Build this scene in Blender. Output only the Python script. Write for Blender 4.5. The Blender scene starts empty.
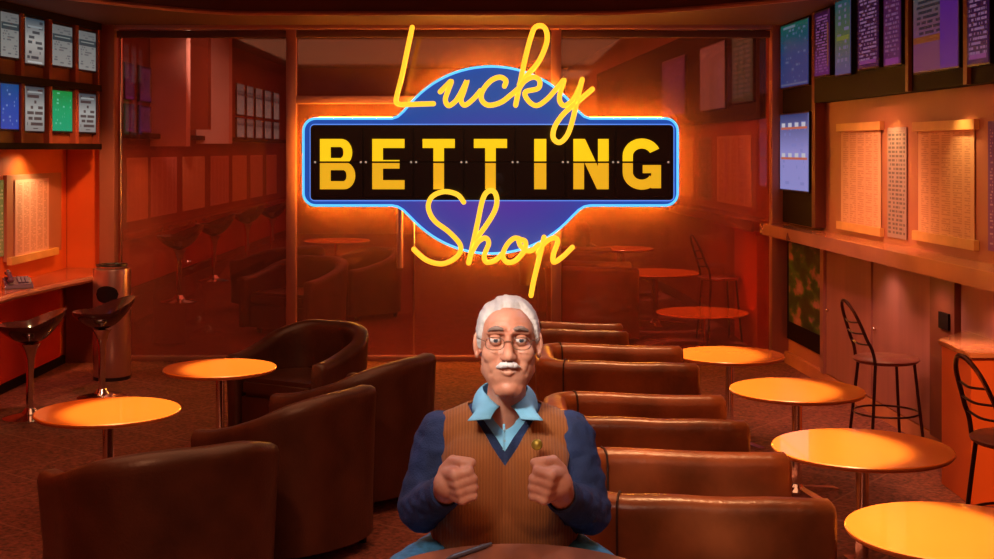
import bpy, bmesh, math, random
from mathutils import Vector, Matrix, noise
PI = math.pi
random.seed(7)
S = bpy.context.scene
C = S.collection
F, CX, HY, CH = 1300.0, 497.0, 150.0, 1.9          # focal length in px, principal column, horizon row, eye height

def P(px, py, Y):
    return Vector(((px - CX) * Y / F, Y, CH - (py - HY) * Y / F))
def X(px, Y): return (px - CX) * Y / F
def Z(py, Y): return CH - (py - HY) * Y / F

# ------------------------------------------------------------------ materials
MATS = {}
def nt(name):
    m = bpy.data.materials.new(name); m.use_nodes = True
    t = m.node_tree
    return m, t, t.nodes, t.links, t.nodes['Principled BSDF']
def mat(name, col, rough=.5, metal=0., emit=None, es=1., noise_s=0, noise_a=.25, bump=0., bscale=60., spec=.5, coat=0., tex='Object', stretch=(1,1,1)):
    if name in MATS: return MATS[name]
    m, t, N, L, b = nt(name)
    b.inputs['Base Color'].default_value = (*col, 1)
    b.inputs['Roughness'].default_value = rough
    b.inputs['Metallic'].default_value = metal
    b.inputs['Specular IOR Level'].default_value = spec
    if coat: b.inputs['Coat Weight'].default_value = coat
    if emit:
        b.inputs['Emission Color'].default_value = (*emit, 1); b.inputs['Emission Strength'].default_value = es
    if noise_s or bump:
        tc = N.new('ShaderNodeTexCoord'); mp = N.new('ShaderNodeMapping'); mp.inputs['Scale'].default_value = stretch
        L.new(tc.outputs[tex], mp.inputs[0])
    if noise_s:
        n = N.new('ShaderNodeTexNoise'); n.inputs['Scale'].default_value = noise_s; n.inputs['Detail'].default_value = 4
        L.new(mp.outputs[0], n.inputs['Vector'])
        r = N.new('ShaderNodeValToRGB')
        r.color_ramp.elements[0].position = .3; r.color_ramp.elements[1].position = .7
        r.color_ramp.elements[0].color = (*[c * (1 - noise_a) for c in col], 1)
        r.color_ramp.elements[1].color = (*[min(1, c * (1 + noise_a)) for c in col], 1)
        L.new(n.outputs['Fac'], r.inputs[0]); L.new(r.outputs[0], b.inputs['Base Color'])
    if bump:
        n2 = N.new('ShaderNodeTexNoise'); n2.inputs['Scale'].default_value = bscale; n2.inputs['Detail'].default_value = 5
        L.new(mp.outputs[0], n2.inputs['Vector'])
        bp = N.new('ShaderNodeBump'); bp.inputs['Strength'].default_value = bump; bp.inputs['Distance'].default_value = .01
        L.new(n2.outputs['Fac'], bp.inputs['Height']); L.new(bp.outputs[0], b.inputs['Normal'])
    MATS[name] = m
    return m

def mth(N, L, op, a, b=None, c=None):
    n = N.new('ShaderNodeMath'); n.operation = op
    for i, v in enumerate((a, b, c)):
        if v is None: continue
        if isinstance(v, (int, float)): n.inputs[i].default_value = v
        else: L.new(v, n.inputs[i])
    return n.outputs[0]

def text_mat(name, bg_top, bg_bot, ink, rows, cols, seed=0, emit=0., thresh=.5, margin=.08, band=None, mid=None, headh=.0, headcol=(.1,.1,.15)):
    """rows of unreadable small print on a UV 0..1 face (a sheet or a screen)"""
    if name in MATS: return MATS[name]
    m, t, N, L, b = nt(name)
    uv = N.new('ShaderNodeUVMap'); sp = N.new('ShaderNodeSeparateXYZ'); L.new(uv.outputs[0], sp.inputs[0])
    u, v = sp.outputs[0], sp.outputs[1]
    vr = mth(N, L, 'MULTIPLY', v, rows)
    rowi = mth(N, L, 'FLOOR', vr); fr = mth(N, L, 'FRACT', vr)
    inrow = mth(N, L, 'LESS_THAN', fr, .55)
    cb = N.new('ShaderNodeCombineXYZ')
    L.new(mth(N, L, 'MULTIPLY', u, cols), cb.inputs[0]); L.new(mth(N, L, 'ADD', rowi, seed * 13.7), cb.inputs[1])
    nz = N.new('ShaderNodeTexNoise'); nz.inputs['Scale'].default_value = 1.0; nz.inputs['Detail'].default_value = 1
    L.new(cb.outputs[0], nz.inputs['Vector'])
    ink_m = mth(N, L, 'GREATER_THAN', nz.outputs['Fac'], thresh)
    mu = mth(N, L, 'LESS_THAN', mth(N, L, 'ABSOLUTE', mth(N, L, 'SUBTRACT', u, .5)), .5 - margin)
    mv = mth(N, L, 'LESS_THAN', mth(N, L, 'ABSOLUTE', mth(N, L, 'SUBTRACT', v, .5)), .5 - margin * .6)
    mask = mth(N, L, 'MULTIPLY', mth(N, L, 'MULTIPLY', inrow, ink_m), mth(N, L, 'MULTIPLY', mu, mv))
    if not emit:
        gap = mth(N, L, 'GREATER_THAN', mth(N, L, 'FRACT', mth(N, L, 'MULTIPLY', u, 5)), .22)
        mask = mth(N, L, 'MULTIPLY', mask, gap)
    r = N.new('ShaderNodeValToRGB')
    r.color_ramp.elements[0].color = (*bg_bot, 1); r.color_ramp.elements[1].color = (*bg_top, 1)
    if mid:
        e = r.color_ramp.elements.new(.5); e.color = (*mid, 1)
    L.new(v, r.inputs[0])
    mx = N.new('ShaderNodeMix'); mx.data_type = 'RGBA'
    L.new(mth(N, L, 'MULTIPLY', mask, .85), mx.inputs['Factor']); L.new(r.outputs[0], mx.inputs['A']); mx.inputs['B'].default_value = (*ink, 1)
    col = mx.outputs['Result']
    if band:
        for (v0, v1, u0, u1, bc) in band:
            q = mth(N, L, 'MULTIPLY', mth(N, L, 'MULTIPLY', mth(N, L, 'GREATER_THAN', v, v0), mth(N, L, 'LESS_THAN', v, v1)),
                    mth(N, L, 'MULTIPLY', mth(N, L, 'GREATER_THAN', u, u0), mth(N, L, 'LESS_THAN', u, u1)))
            m2 = N.new('ShaderNodeMix'); m2.data_type = 'RGBA'
            L.new(q, m2.inputs['Factor']); L.new(col, m2.inputs['A']); m2.inputs['B'].default_value = (*bc, 1)
            col = m2.outputs['Result']
    if emit:
        b.inputs['Base Color'].default_value = (.005, .005, .005, 1); b.inputs['Roughness'].default_value = .35; b.inputs['Specular IOR Level'].default_value = .1
        L.new(col, b.inputs['Emission Color']); b.inputs['Emission Strength'].default_value = emit
    else:
        L.new(col, b.inputs['Base Color']); b.inputs['Roughness'].default_value = .75
    MATS[name] = m
    return m

M_wall = mat('dark_red_paint', (.30, .05, .022), .55, noise_s=1.5, noise_a=.15)
M_orange = mat('orange_paint', (.80, .14, .025), .45, noise_s=1.2, noise_a=.12)
M_wallR = mat('amber_wall_panel', (.46, .16, .075), .5, noise_s=1.5, noise_a=.12)
M_redp = mat('red_lacquer', (.62, .03, .015), .35, noise_s=1.5, noise_a=.12)
M_brown = mat('brown_panel', (.20, .05, .025), .4, noise_s=3, noise_a=.25, stretch=(1,1,.2))
M_dark = mat('dark_cabinet', (.010, .0035, .0035), .6, spec=.1)
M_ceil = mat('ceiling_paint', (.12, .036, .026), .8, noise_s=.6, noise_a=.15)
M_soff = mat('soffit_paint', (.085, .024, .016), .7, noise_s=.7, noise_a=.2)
M_frame = mat('bronze_frame', (.42, .17, .13), .38, metal=.35)
M_paneld = mat('rosy_panel', (.36, .13, .10), .4, noise_s=2, noise_a=.12, stretch=(4,4,.3))
M_ledge = mat('ledge_lacquer', (.62, .22, .09), .25, noise_s=2, noise_a=.2, coat=.4)
M_blk = mat('black_bezel', (.012, .008, .01), .3)
M_chrome = mat('chrome', (.82, .72, .70), .14, metal=1.)
M_wire = mat('dark_wire', (.07, .025, .022), .3, metal=.8)
M_leath = mat('dark_brown_leather', (.066, .02, .011), .38, noise_s=5, noise_a=.3, bump=.15, bscale=90)
M_leathR = mat('cognac_leather', (.26, .068, .02), .3, noise_s=4, noise_a=.45, bump=.2, bscale=50)
M_seam = mat('leather_seam', (.03, .008, .005), .6)
M_top = mat('orange_table_lacquer', (.95, .23, .025), .20, noise_s=1.5, noise_a=.06, coat=.6)
M_edge = mat('table_edge', (.55, .14, .025), .35)
M_shell = mat('black_moulded_seat', (.06, .018, .016), .16, coat=.7)
M_seatp = mat('amber_seat_pad', (.45, .12, .03), .4)
M_seatR = mat('brown_seat_vinyl', (.22, .055, .035), .35)
M_steel = mat('brushed_steel', (.70, .46, .44), .28, metal=.9, bump=.05, bscale=200, stretch=(1,1,.02))
M_paper = None

def carpet():
    m, t, N, L, b = nt('carpet_tile')
    tc = N.new('ShaderNodeTexCoord'); mp = N.new('ShaderNodeMapping'); mp.inputs['Rotation'].default_value = (0, 0, math.radians(38))
    L.new(tc.outputs['Object'], mp.inputs[0])
    sp = N.new('ShaderNodeSeparateXYZ'); L.new(mp.outputs[0], sp.inputs[0])
    def line(a, s):
        f = mth(N, L, 'FRACT', mth(N, L, 'MULTIPLY', a, s))
        return mth(N, L, 'LESS_THAN', f, .022)
    ln = mth(N, L, 'MAXIMUM', line(sp.outputs[0], 1.7), line(sp.outputs[1], 1.7))
    n1 = N.new('ShaderNodeTexNoise'); n1.inputs['Scale'].default_value = 45; n1.inputs['Detail'].default_value = 6
    L.new(mp.outputs[0], n1.inputs['Vector'])
    r = N.new('ShaderNodeValToRGB'); r.color_ramp.elements[0].position = .3; r.color_ramp.elements[1].position = .75
    r.color_ramp.elements[0].color = (.07, .018, .011, 1); r.color_ramp.elements[1].color = (.34, .085, .05, 1)
    L.new(n1.outputs['Fac'], r.inputs[0])
    mx = N.new('ShaderNodeMix'); mx.data_type = 'RGBA'
    L.new(mth(N, L, 'MULTIPLY', ln, .6), mx.inputs['Factor']); L.new(r.outputs[0], mx.inputs['A']); mx.inputs['B'].default_value = (.33, .12, .075, 1)
    L.new(mx.outputs['Result'], b.inputs['Base Color']); b.inputs['Roughness'].default_value = .85
    bp = N.new('ShaderNodeBump'); bp.inputs['Strength'].default_value = .5; bp.inputs['Distance'].default_value = .01
    L.new(n1.outputs['Fac'], bp.inputs['Height']); L.new(bp.outputs[0], b.inputs['Normal'])
    return m
M_carpet = carpet()

def glassmat():
    m = bpy.data.materials.new('tinted_glass'); m.use_nodes = True
    t = m.node_tree; N, L = t.nodes, t.links
    N.clear()
    o = N.new('ShaderNodeOutputMaterial'); tr = N.new('ShaderNodeBsdfTransparent'); gl = N.new('ShaderNodeBsdfGlossy'); df = N.new('ShaderNodeBsdfDiffuse')
    tr.inputs[0].default_value = (.86, .60, .55, 1)
    gl.inputs[0].default_value = (.9, .8, .8, 1); gl.inputs['Roughness'].default_value = .03
    df.inputs[0].default_value = (.85, .42, .30, 1)
    m1 = N.new('ShaderNodeMixShader'); m1.inputs[0].default_value = .10  # diffuse share added so the glass shows the sign's halo
    L.new(tr.outputs[0], m1.inputs[1]); L.new(df.outputs[0], m1.inputs[2])
    m2 = N.new('ShaderNodeMixShader'); m2.inputs[0].default_value = .05
    L.new(m1.outputs[0], m2.inputs[1]); L.new(gl.outputs[0], m2.inputs[2]); L.new(m2.outputs[0], o.inputs[0])
    return m
M_glass = glassmat()

# ------------------------------------------------------------------ mesh helpers
def new(): return bmesh.new()
def box(bm, x0, x1, y0, y1, z0, z1, bev=0.):
    v = [bm.verts.new(p) for p in ((x0,y0,z0),(x1,y0,z0),(x1,y1,z0),(x0,y1,z0),(x0,y0,z1),(x1,y0,z1),(x1,y1,z1),(x0,y1,z1))]
    fs = [bm.faces.new([v[i] for i in f]) for f in ((3,2,1,0),(4,5,6,7),(0,1,5,4),(1,2,6,5),(2,3,7,6),(3,0,4,7))]
    if bev:
        es = list({e for f in fs for e in f.edges})
        bmesh.ops.bevel(bm, geom=es, offset=bev, segments=3, affect='EDGES', profile=.5)
def prism(bm, pts, z0, z1, bev=0.):
    a = [bm.verts.new((x, y, z0)) for x, y in pts]; b = [bm.verts.new((x, y, z1)) for x, y in pts]
    n = len(pts)
    fs = [bm.faces.new(list(reversed(a))), bm.faces.new(b)]
    for i in range(n): fs.append(bm.faces.new((a[i], a[(i+1)%n], b[(i+1)%n], b[i])))
    bmesh.ops.recalc_face_normals(bm, faces=fs)
    if bev:
        bmesh.ops.bevel(bm, geom=list({e for f in fs for e in f.edges}), offset=bev, segments=2, affect='EDGES')
def prism_xz(bm, pts, y0, y1):
    """outline in x,z given thickness in y; y0 is the front"""
    a = [bm.verts.new((x, y0, z)) for x, z in pts]; b = [bm.verts.new((x, y1, z)) for x, z in pts]
    n = len(pts)
    fs = [bm.faces.new(a), bm.faces.new(list(reversed(b)))]
    for i in range(n): fs.append(bm.faces.new((a[i], b[i], b[(i+1)%n], a[(i+1)%n])))
    bmesh.ops.recalc_face_normals(bm, faces=fs)
def lathe(bm, prof, c=(0,0,0), seg=40, axis='z'):
    rings = []
    for r, z in prof:
        ring = []
        if r < 1e-5:
            ring = [bm.verts.new((c[0], c[1], c[2]+z) if axis == 'z' else (c[0], c[1]+z, c[2]))]
        else:
            for k in range(seg):
                a = 2*PI*k/seg
                ring.append(bm.verts.new((c[0]+r*math.cos(a), c[1]+r*math.sin(a), c[2]+z) if axis == 'z' else (c[0]+r*math.cos(a), c[1]+z, c[2]+r*math.sin(a))))
        rings.append(ring)
    fs = []
    for A, B in zip(rings, rings[1:]):
        if len(A) == 1 and len(B) == 1: continue
        for k in range(seg):
            k2 = (k+1) % seg
            if len(A) == 1: fs.append(bm.faces.new((A[0], B[k], B[k2])))
            elif len(B) == 1: fs.append(bm.faces.new((A[k2], A[k], B[0])))
            else: fs.append(bm.faces.new((A[k2], A[k], B[k], B[k2])))
    for R in (rings[0], rings[-1]):
        if len(R) > 1: fs.append(bm.faces.new(R))
    bmesh.ops.recalc_face_normals(bm, faces=fs)
def catmull(pts, n=8, closed=False):
    pts = [Vector(p) for p in pts]; out = []
    m = len(pts)
    rng = range(m if closed else m-1)
    for i in rng:
        if closed: p0, p1, p2, p3 = pts[(i-1)%m], pts[i], pts[(i+1)%m], pts[(i+2)%m]
        else: p0, p1, p2, p3 = pts[max(i-1,0)], pts[i], pts[i+1], pts[min(i+2,m-1)]
        for k in range(n):
            t = k/n
            out.append(.5*((2*p1)+(-p0+p2)*t+(2*p0-5*p1+4*p2-p3)*t*t+(-p0+3*p1-3*p2+p3)*t**3))
    if not closed: out.append(pts[-1])
    return out
def tube(bm, pts, r, seg=8, closed=False, cap=True):
    pts = [Vector(p) for p in pts]; n = len(pts)
    rf = r if callable(r) else (lambda i: r)
    rings = []; up = None
    for i in range(n):
        if closed: d = pts[(i+1)%n]-pts[i-1]
        else: d = pts[min(i+1,n-1)]-pts[max(i-1,0)]
        if d.length < 1e-9: d = Vector((0,0,1))
        d.normalize()
        if up is None:
            up = Vector((0,0,1)) if abs(d.z) < .9 else Vector((0,1,0))
        s = d.cross(up)
        if s.length < 1e-6: s = d.cross(Vector((1,0,.1)))
        s.normalize(); up = s.cross(d).normalized()
        rr = rf(i)
        rings.append([bm.verts.new(pts[i]+s*(rr*math.cos(2*PI*k/seg))+up*(rr*math.sin(2*PI*k/seg))) for k in range(seg)])
    fs = []
    m = n if closed else n-1
    for i in range(m):
        A, B = rings[i], rings[(i+1)%n]
        for k in range(seg): fs.append(bm.faces.new((A[k], A[(k+1)%seg], B[(k+1)%seg], B[k])))
    if not closed and cap:
        fs.append(bm.faces.new(rings[0])); fs.append(bm.faces.new(rings[-1]))
    bmesh.ops.recalc_face_normals(bm, faces=fs)
def ell(bm, c, r, u=20, v=14, rot=None):
    mt = Matrix.Translation(Vector(c))
    if rot: mt = mt @ rot.to_4x4()
    mt = mt @ Matrix.Diagonal((*r, 1))
    bmesh.ops.create_uvsphere(bm, u_segments=u, v_segments=v, radius=1, matrix=mt)
def cap(bm, a, b, ra, rb, n=10, seg=14):
    """closed tapered capsule"""
    a, b = Vector(a), Vector(b); d = (b-a); ln = d.length
    q = Vector((0,0,1)).rotation_difference(d.normalized()).to_matrix().to_4x4() if ln > 1e-9 else Matrix()
    prof = []
    for i in range(n//2+1):
        t = -PI/2+PI/2*i/(n//2); prof.append((max(0, ra*math.cos(t)) if i else 0, ra*math.sin(t)))
    for i in range(n//2+1):
        t = PI/2*i/(n//2); prof.append((rb*math.cos(t) if i < n//2 else 0, ln+rb*math.sin(t)))
    b2 = new(); lathe(b2, prof, seg=seg); me = bpy.data.meshes.new('t'); b2.transform(Matrix.Translation(a) @ q); b2.to_mesh(me); b2.free()
    bm.from_mesh(me); bpy.data.meshes.remove(me)

def uvbox_front(bm, A, B, z0, z1, o0, o1, uv=True):
    """plate standing on the line A->B (xy), offset o0..o1 along the inward normal n; front face gets a 0..1 UV"""
    A, B = Vector((A[0], A[1])), Vector((B[0], B[1])); d = (B-A).normalized(); n = Vector((d.y, -d.x))
    a0, b0, a1, b1 = A+n*o0, B+n*o0, A+n*o1, B+n*o1
    v = [bm.verts.new(p) for p in ((a0.x,a0.y,z0),(b0.x,b0.y,z0),(b0.x,b0.y,z1),(a0.x,a0.y,z1),(a1.x,a1.y,z0),(b1.x,b1.y,z0),(b1.x,b1.y,z1),(a1.x,a1.y,z1))]
    lay = bm.loops.layers.uv.verify()
    for idx in ((4,5,6,7),(3,2,1,0),(0,1,5,4),(1,2,6,5),(2,3,7,6),(3,0,4,7)):
        f = bm.faces.new([v[i] for i in idx])
        for l, uvc in zip(f.loops, ((0,0),(1,0),(1,1),(0,1))): l[lay].uv = uvc if idx == (4,5,6,7) else (.01,.01)
    bmesh.ops.recalc_face_normals(bm, faces=bm.faces[:])

def pm(parent):
    return parent.matrix_basis if parent.parent is None else pm(parent.parent) @ parent.matrix_basis
def obj(name, bm, m, parent=None, smooth=True, world=False, ang=40, origin=True):
    """world=True: the bmesh is in world coordinates"""
    me = bpy.data.meshes.new(name)
    if parent is not None and world: bm.transform(pm(parent).inverted())
    loc = None
    if parent is None and bm.verts and origin:
        xs = [v.co for v in bm.verts]
        c = Vector(((min(v.x for v in xs)+max(v.x for v in xs))/2, (min(v.y for v in xs)+max(v.y for v in xs))/2, min(v.z for v in xs)))
        bm.transform(Matrix.Translation(-c)); loc = c
    bm.to_mesh(me); bm.free()
    for mm in (m if isinstance(m, (list, tuple)) else [m]): me.materials.append(mm)
    if smooth and me.polygons:
        me.polygons.foreach_set('use_smooth', [True]*len(me.polygons))
        try: me.set_sharp_from_angle(angle=math.radians(ang))
        except Exception: pass
    o = bpy.data.objects.new(name, me); C.objects.link(o)
    if loc is not None: o.location = loc
    if parent is not None: o.parent = parent
    return o
def empty(name, loc, rz=0., label=None, cat=None, group=None):
    o = bpy.data.objects.new(name, None); C.objects.link(o); o.location = loc; o.rotation_euler = (0, 0, rz); o.empty_display_size = .1
    o.matrix_basis  # location/rotation are read through matrix_basis
    tag(o, label, cat, group); return o
def tag(o, label=None, cat=None, group=None, kind=None):
    if label: o['label'] = label
    if cat: o['category'] = cat
    if group: o['group'] = group
    if kind: o['kind'] = kind
    return o
def struct(name, bm, m, parent=None, smooth=False, world=True):
    o = obj(name, bm, m, parent, smooth=smooth, world=world)
    if parent is None: o['kind'] = 'structure'
    return o
def kids(o): return [c for c in C.objects if c.parent is o]
def dup(root, loc, rz=None, label=None, group=None, scale=None):
    def cp(o, parent):
        c = o.copy(); C.objects.link(c)
        if parent is not None: c.parent = parent
        for ch in kids(o): cp(ch, c)
        return c
    r = cp(root, None); r.location = loc
    if rz is not None: r.rotation_euler = (0, 0, rz)
    if scale: r.scale = scale
    tag(r, label, None, group); return r

# ------------------------------------------------------------------ the setting
AR, KR = 3.27, .057                                   # right wall: x = AR - KR*Y
def xr(Y): return AR - KR*Y
def YR(px, off=0.): return (AR-off)/((px-CX)/F+KR)
def onR(px, off=0.):
    Y = YR(px, off); return (xr(Y)-off, Y)
def zR(px, py, off=0.): return Z(py, YR(px, off))
YG = 11.75                                            # glass partition
bm = new(); box(bm, -6.5, 4.2, -2.0, 29.5, -.1, 0); struct('floor', bm, M_carpet)
bm = new(); box(bm, -6.5, 4.2, -2.0, YG+.1, 3.25, 3.35); struct('ceiling', bm, M_ceil)
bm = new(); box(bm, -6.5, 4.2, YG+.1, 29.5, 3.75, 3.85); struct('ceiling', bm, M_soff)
def wallseg(name, A, B, z0, z1, m, th=.12):
    b = new(); uvbox_front(b, A, B, z0, z1, -th, 0); return struct(name, b, m)
# right wall runs on into the built reflection
wallseg('wall_right', (xr(29.4), 29.4), (xr(-2), -2), 0, 3.75, M_wallR)
wallseg('wall_left', (-3.88, -2), (-3.88, YG-.03), 0, 3.25, M_orange)
wallseg('wall_left_return', (-3.88, YG-.02), (-3.52, YG-.02), 0, 3.25, M_orange, .1)
wallseg('wall_left_far', (-4.72, YG+.1), (-4.72, 29.4), 0, 3.75, M_wall)
wallseg('wall_back', (-4.72, 29.4), (xr(29.4), 29.4), 0, 3.75, M_wall)
b = new(); box(b, -4.84, -3.5, YG+.0, YG+.1, 0, 3.75); struct('wall_left_corner', b, M_wall)
b = new(); box(b, X(786, YG), 3.2, YG+.03, YG+.08, 0, 2.3); b.free()

# dropped bulkhead with a curved front edge
def arcpts():
    pts = []
    for i in range(33):
        t = -1 + 2*i/32
        x = -3.88 + (2.62+3.88)*(t+1)/2
        y = 10.75 - 2.4*max(0, abs(t)-.45)**1.6/.55**1.6*(1.0 if t < 0 else .62)
        pts.append((x, y))
    return pts
ap = arcpts()
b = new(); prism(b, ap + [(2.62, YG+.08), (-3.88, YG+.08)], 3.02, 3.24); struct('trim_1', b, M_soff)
b = new()
tube(b, [(x, y-.01, 3.03) for x, y in ap], .02, 6); struct('trim_2', b, M_frame)

# glass partition: frame members
def fr(name, px0, px1, py0, py1, y0=YG-.06, y1=YG+.02, m=M_frame):
    b = new(); box(b, X(px0, YG), X(px1, YG), y0, y1, max(0, Z(py1, YG)), Z(py0, YG), .006)
    return obj(name, b, m)
part = empty('window_1', (X(440, YG), YG, 0)); part['kind'] = 'structure'
def frp(name, px0, px1, py0, py1, y0=YG-.06, y1=YG+.02, m=M_frame):
    b = new(); box(b, X(px0, YG), X(px1, YG), y0, y1, max(0.001, Z(py1, YG)), Z(py0, YG), .006)
    return obj(name, b, m, part, world=True)
frp('frame_post', 103, 118, 22, 362, YG-.12)
frp('frame_post', 287, 297, 30, 362)
frp('frame_post', 551, 561, 30, 362)
frp('frame_post', 769, 787, 22, 362, YG-.12)
frp('frame_rail', 104, 787, 20, 30, YG-.1)
frp('frame_rail', 118, 769, 31, 38, YG-.05, m=M_soff)
frp('frame_rail', 297, 551, 96, 104)
frp('frame_rail', 118, 770, 355, 363)
frp('glass_edge', 121, 122.5, 38, 356, YG-.04, YG+.0, M_chrome)
frp('glass_edge', 413, 415, 104, 356, YG-.04, YG+.0, M_chrome)
for px0, px1, py0, py1 in ((118, 287, 38, 355), (297, 551, 38, 96), (297, 413, 104, 355), (415, 551, 104, 355), (561, 769, 38, 355)):
    b = new(); box(b, X(px0, YG), X(px1, YG), YG-.006, YG+.002, Z(py1, YG), Z(py0, YG)); obj('window_pane', b, M_glass, part, smooth=False, world=True)
b = new(); tube(b, [P(400, 196, YG-.12), P(400, 268, YG-.12)], .028, 10)
for yy in (205, 260): tube(b, [P(400, yy, YG-.12), P(400, yy, YG-.02)], .012, 8)
obj('door_handle', b, M_frame, part, world=True)

# skirting strip of the right wall
b = new(); uvbox_front(b, (xr(YG-.1), YG-.1), (xr(4), 4), 0, .10, 0, .035); struct('baseboard_right', b, M_ledge)
b = new(); uvbox_front(b, (xr(29), 29), (xr(YG+.15), YG+.15), 0, .10, 0, .035); struct('baseboard_right_far', b, M_brown)
b = new(); uvbox_front(b, (-4.72, YG+.15), (-4.72, 29), 0, .12, 0, .035); struct('baseboard_left_far', b, M_brown)
b = new(); uvbox_front(b, (-3.88, 2), (-3.88, YG-.15), 0, .07, 0, .03); struct('baseboard_left', b, M_dark)

# ---- right side fittings
def plate(name, m, pl, pxa, pxb, z0, z1, o0, o1, parent=None, smooth=False):
    b = new(); A, B = pl(pxa), pl(pxb); uvbox_front(b, A, B, z0, z1, o0, o1)
    return obj(name, b, m, parent, smooth=smooth, world=True)
# ledge
def ledge(name, Y0, Y1, label):
    e = empty(name, (xr((Y0+Y1)/2)-.12, (Y0+Y1)/2, 1.15), 0, label, 'counter')
    b = new(); uvbox_front(b, (xr(Y1), Y1), (xr(Y0), Y0), 1.16, 1.245, 0, .245); obj('worktop', b, M_ledge, e, smooth=False, world=True)
    b = new(); uvbox_front(b, (xr(Y1), Y1), (xr(Y0), Y0), 1.15, 1.25, .245, .26); obj('front_edge', b, M_copper, e, smooth=False, world=True)
    return e
M_copper = mat('polished_copper', (.72, .32, .19), .22, metal=.45, noise_s=1.2, noise_a=.3, coat=.5)
ledge('wall_counter', 4.5, YG-.13, 'long shiny copper-edged writing ledge along the right wall under the pinned race sheets')
ledge('wall_counter', YG+.15, 28.5, 'dim writing ledge along the right wall built as a reflection in the glass partition')
# lower wall doors and posts
def rpanel(pxa, pxb, label, m=M_paneld):
    e = empty('cupboard_panel', (*onR((pxa+pxb)/2), .1), 0, label, 'wall panel')
    plate('door_leaf', m, onR, pxa, pxb, .11, 1.13, .002, .03, e)
    b = new(); A = onR(pxa); p = Vector((A[0]-.04, A[1]-.06, .62)); ell(b, p, (.014, .014, .014), 10, 8); obj('knob', b, M_chrome, e, world=True)
    return e
rpanel(830, 875, 'narrow rosy cupboard door under the right ledge next to the green pink poster')
rpanel(877, 938, 'wide rosy cupboard door under the right ledge behind the wire backed bar stool')
rpanel(966, 1030, 'rosy cupboard door under the right ledge just above the orange box')
plate('upright_post', M_brown, onR, 939, 964, .1, 1.14, .002, .06)
tag([o for o in C.objects][-1], 'dark brown upright panel between cupboard doors left of the orange box', 'wall panel')
b = new(); A = onR(955); uvbox_front(b, onR(950), onR(960), .80, .90, .06, .075); tag(obj('wall_socket', b, M_dark, smooth=False), 'small dark wall socket plate above the orange box', 'socket')
e = empty('upright_post', (*onR(827), .0), 0, 'thin rosy upright strip right of the green pink poster', 'wall panel')
plate('strip', M_frame, onR, 826, 829.5, .1, 1.14, .002, .05, e)
# green-pink poster below ledge
def flower_poster():
    m, t, N, L, bb = nt('garden_print')
    uv = N.new('ShaderNodeUVMap'); n = N.new('ShaderNodeTexNoise'); n.inputs['Scale'].default_value = 3.4; n.inputs['Detail'].default_value = 3
    mp = N.new('ShaderNodeMapping'); mp.inputs['Scale'].default_value = (1, 1.5, 1); mp.inputs['Location'].default_value = (3.1, 1.2, 0)
    L.new(uv.outputs[0], mp.inputs[0]); L.new(mp.outputs[0], n.inputs['Vector'])
    r = N.new('ShaderNodeValToRGB'); cr = r.color_ramp
    cr.elements[0].position = .3; cr.elements[0].color = (.02, .03, .01, 1); cr.elements[1].position = .72; cr.elements[1].color = (.5, .22, .22, 1)
    e1 = cr.elements.new(.45); e1.color = (.03, .06, .02, 1); e2 = cr.elements.new(.52); e2.color = (.05, .14, .02, 1); e3 = cr.elements.new(.6); e3.color = (.35, .12, .12, 1)
    L.new(n.outputs['Fac'], r.inputs[0]); L.new(r.outputs[0], bb.inputs['Base Color']); bb.inputs['Roughness'].default_value = .3
    return m
e = empty('wall_poster', (*onR(806), .35), 0, 'tall dark green poster with pink blossom blotches under the right ledge by the glass', 'poster')
plate('backing_board', M_dark, onR, 788.5, 825.5, .22, 1.12, .002, .012, e)
plate('print', flower_poster(), onR, 790.5, 823, .38, 1.08, .012, .016, e)

# orange box
e = empty('orange_pedestal', (2.66, 7.3, 0), 0, 'bright orange angular box pedestal standing against the right wall', 'box')
fp = [(2.53, 6.93), (2.865, 6.93), (2.83, 7.75), (2.80, 7.76), (2.53, 7.4)]
b = new(); prism(b, fp, 0, .79, .004); obj('body', b, M_orange, e, world=True)
b = new(); prism(b, [(2.515, 6.915), (2.865, 6.915), (2.828, 7.765), (2.795, 7.77), (2.515, 7.41)], .79, .82, .004); obj('lid', b, M_ledge, e, world=True)

# upper cabinets with screens, right
e = empty('screen_bank', (*onR(806), 2.0), 0, 'narrow dark two screen column beside the glass partition on the right wall', 'cabinet')
plate('cabinet_body', M_dark, onR, 788, 822, 1.26, 3.02, .002, .05, e)
plate('cabinet_post', M_brown, onR, 822.5, 826, 1.27, 3.02, .002, .09, e)
e = empty('screen_bank', (*onR(905), 2.3), 0, 'long dark overhead screen cabinet along the right wall above the race sheets', 'cabinet')
plate('cabinet_body', M_dark, onR, 826.5, 1100, 2.28, 3.1, .002, .10, e)
plate('divider_post', M_brown, lambda p: onR(p), 924, 927, 2.28, 3.1, .10, .125, e)
plate('divider_post', M_brown, lambda p: onR(p), 984, 988, 2.28, 3.1, .10, .125, e)
def screen(name, m, pl, pxa, pxb, z0, z1, off, label, group=None, bez=.012, cat='screen', tiltbez=M_blk):
    A, B = pl(pxa), pl(pxb)
    e = empty(name, ((A[0]+B[0])/2, (A[1]+B[1])/2, z0), 0, label, cat, group)
    dA, dB = Vector(A), Vector(B); d = (dB-dA).normalized()*bez
    b = new(); uvbox_front(b, dA-d, dB+d, z0-bez, z1+bez, off, off+.03); obj('bezel', b, tiltbez, e, smooth=False, world=True)
    b = new(); uvbox_front(b, A, B, z0, z1, off+.03, off+.034); obj('display', b, m, e, smooth=False, world=True)
    return e
E = .20
s_blue = text_mat('display_blue_green', (.02, .30, .22), (.10, .16, .62), (.35, .5, .9), 16, 9, 1, E, .62, mid=(.03, .16, .55), band=[(.93, .97, .1, .55, (.4, .6, .8)), (.02, .05, .03, .97, (.35, .4, .8))])
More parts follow.
